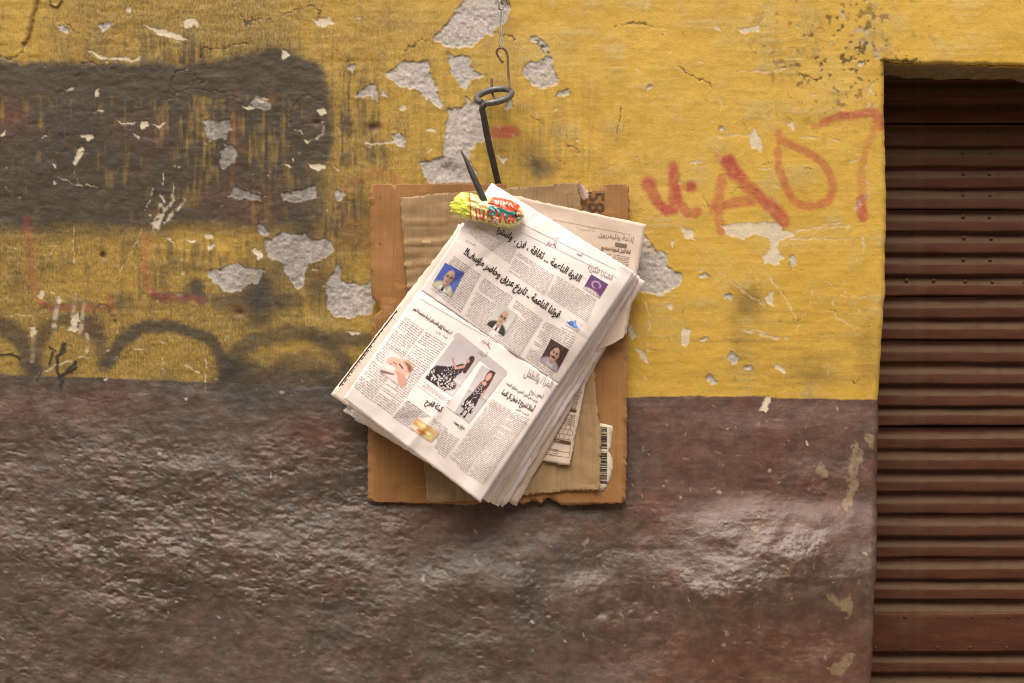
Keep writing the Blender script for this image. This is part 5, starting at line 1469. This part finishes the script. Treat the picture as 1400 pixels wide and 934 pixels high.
def link_ring(cx_, cy_, d, rw, rh, turn):
    c = Vector(P(cx_, cy_, d)); pts = []
    for k in range(25):
        a = 2 * math.pi * k / 24; x = rw * K * math.cos(a); z = rh * K * math.sin(a)
        pts.append(c + Vector((x * math.cos(turn), x * math.sin(turn), z)))
    tube("link", pts, .0017, M['steel'], chain, 8, 0)
for k in range(9): link_ring(685 + .5 * math.sin(k), 7 - 8.2 * k, .044 - .0028 * k, 3.4, 6.2, (.35 if k % 2 == 0 else 1.75))
tube("twist", [P(692, -8, .03), P(696, 2, .03), P(697, 6, .03), P(693.5, 5, .032), P(692, -2, .034), P(688, -9, .038)], .0010, M['wire'], chain, 6, 5)
nail = tube("nail", [P(685, -66, .034), P(685, -66.5, .03), P(685, -67, -.01)], [.0052, .0026, .0026], M['iron'], None, 10, 0)
tag(nail, "iron nail in the wall that carries the chain", "nail")

# ------------------------------------------------------------------ crumpled snack wrapper pushed over the point
def wrapper():
    na, nt = 120, 88
    t, a = np.meshgrid(np.linspace(0, 1, na), np.linspace(0, 2 * math.pi, nt, endpoint=False))   # t along, a around
    axs = np.array([(617, 281), (630, 281.5), (642, 282), (660, 284), (680, 288), (698, 292), (710, 294), (717, 295)], float)
    tt = np.array([0, .12, .25, .43, .63, .81, .93, 1.0])
    cxp = np.interp(t, tt, axs[:, 0]); cyp = np.interp(t, tt, axs[:, 1])
    up_ = np.interp(t, tt, [9, 18, 18.5, 17, 18.5, 19, 14, 3]); dn_ = np.interp(t, tt, [9, 15, 19.5, 22, 22, 20.5, 14, 3]); dp_ = np.interp(t, tt, [4, 6.5, 9, 13, 15, 14, 10, 2])
    ca, sa = np.cos(a), np.sin(a)
    rag = fbm(t * 4.2, ca * 1.2 + 3 * (sa > 2), 2, 400); rid = np.abs(fbm(t * 3.4 + 4 + .8 * ca, ca * 1.5 + sa * .6, 2, 405)); fan = np.abs(np.sin(a * 4 + t * 5 + 1.2 * rag))
    wr = 1 - np.abs(fbm(t * 9 + ca * 2.2, ca * 2.6 - t * 3, 2, 407))
    k = 1 + .07 * rag - .10 * rid + .15 * fan * (1 - sstep(.10, .32, t)) + .07 * sstep(.80, 1.0, wr) - .03
    vx = cxp + (1 - sstep(0, .12, t)) * 5 * fbm(t * 3, a * 1.6, 3, 409) + 1.0 * rag
    vy = cyp - np.where(ca > 0, up_, dn_) * ca * (k * .5 + .5)
    dd = .104 + dp_ * K * (sa * k * 1.15 + .10 * sstep(.72, 1.0, wr) * (sa > 0) - .16 * rid * (sa > 0))
    V_ = PA(vx.ravel(), vy.ravel(), dd.ravel())
    n_ = na
    F_ = []
    i = np.arange(nt)[:, None] * na + np.arange(na - 1)[None]
    j = (np.arange(nt)[:, None] + 1) % nt * na + np.arange(na - 1)[None]
    F_ = np.stack([i, j, j + 1, i + 1], -1).reshape(-1, 4)
    # print, in wrapper coordinates (s along 0..1, w from -1 top to 1 bottom across the face)
    s = t; w = -ca; wob = .05 * rag + .04 * fbm(t * 9, a * 2, 2, 411)
    col = np.tile(np.array([.86, .88, .30]), (*t.shape, 1))
    def m(lo, hi, x, e=.012): return sstep(lo - e, lo + e, x) * (1 - sstep(hi - e, hi + e, x))
    sw = s + .02 * rag; ww = w + wob
    col = lay(col, m(.255, .90, sw), (.95, .91, .60))
    col = lay(col, m(.46, 1.1, sw + .10 * ww) * m(-1.2, -.22, ww - .25 * (s - .6), .04), (.90, .30, .15))
    col = lay(col, m(.52, .90, sw + .06 * ww) * m(-.24, .42, ww - .3 * (s - .6), .04), (.14, .55, .53))
    def letter(pts, r, c):
        nonlocal col
        mm = np.zeros_like(s)
        for p0, p1 in zip(pts[:-1], pts[1:]): mm = np.maximum(mm, seg(sw, ww * .2, (p0[0], p0[1] * .2), (p1[0], p1[1] * .2), r, None, .2))
        col = lay(col, mm, c)
    OR = (.90, .27, .10)
    for pts in ([(.335, .18), (.345, .78)], [(.385, .15), (.395, .62), (.43, .80), (.455, .2)], [(.56, .18), (.505, .22), (.505, .42), (.56, .52), (.555, .78), (.50, .82)], [(.60, .82), (.635, .15), (.675, .75), (.715, .12), (.76, .72)], [(.79, .70), (.80, .1), (.85, .65), (.87, .1)]):
        letter(pts, .013, OR)
    for pts in ([(.60, -.52), (.60, -.82), (.63, -.55), (.65, -.85)], [(.68, -.5), (.68, -.8)], [(.71, -.8), (.74, -.5), (.77, -.8)], [(.79, -.5), (.81, -.78), (.84, -.5)]): letter(pts, .007, (.97, .92, .88))
    for pts in ([(.55, -.05), (.60, .08)], [(.62, -.1), (.66, .1)], [(.56, .85), (.60, .6), (.64, .88)]): letter(pts, .009, (.93, .95, .90))
    col = lay(col, sstep(.885, .90, s + .05 * w), (.90, .86, .62))
    for pts, c in (([(.91, -.5), (.93, .1)], (.82, .24, .2)), ([(.93, -.4), (.96, -.1)], (.82, .24, .2)), ([(.90, .3), (.97, .1)], (.16, .5, .34)), ([(.90, .5), (.96, .35)], (.16, .5, .34)), ([(.885, -.3), (.885, .4)], (.25, .12, .14))): letter(pts, .010, c)
    col = lay(col, m(.252, .270, s - .02 * w, .005), (.86, .28, .14)); col = lay(col, m(.27, .47, s) * m(-.13, -.07, w, .03), (.93, .55, .28))
    col = lay(col, m(.42, .95, s) * m(.88, 1.2, w + wob, .04), (.80, .82, .42))
    lin = np.where(col <= .04045, col / 12.92, ((col + .055) / 1.055) ** 2.4).reshape(-1, 3)
    o = mesh_np("snack_wrapper", V_, F_, M['wrapper'], None, True, np.clip(lin, 0, 1))
    tag(o, "crumpled lime, orange and teal plastic snack wrapper pushed onto the hook point", "wrapper")
    return o
wrapper()
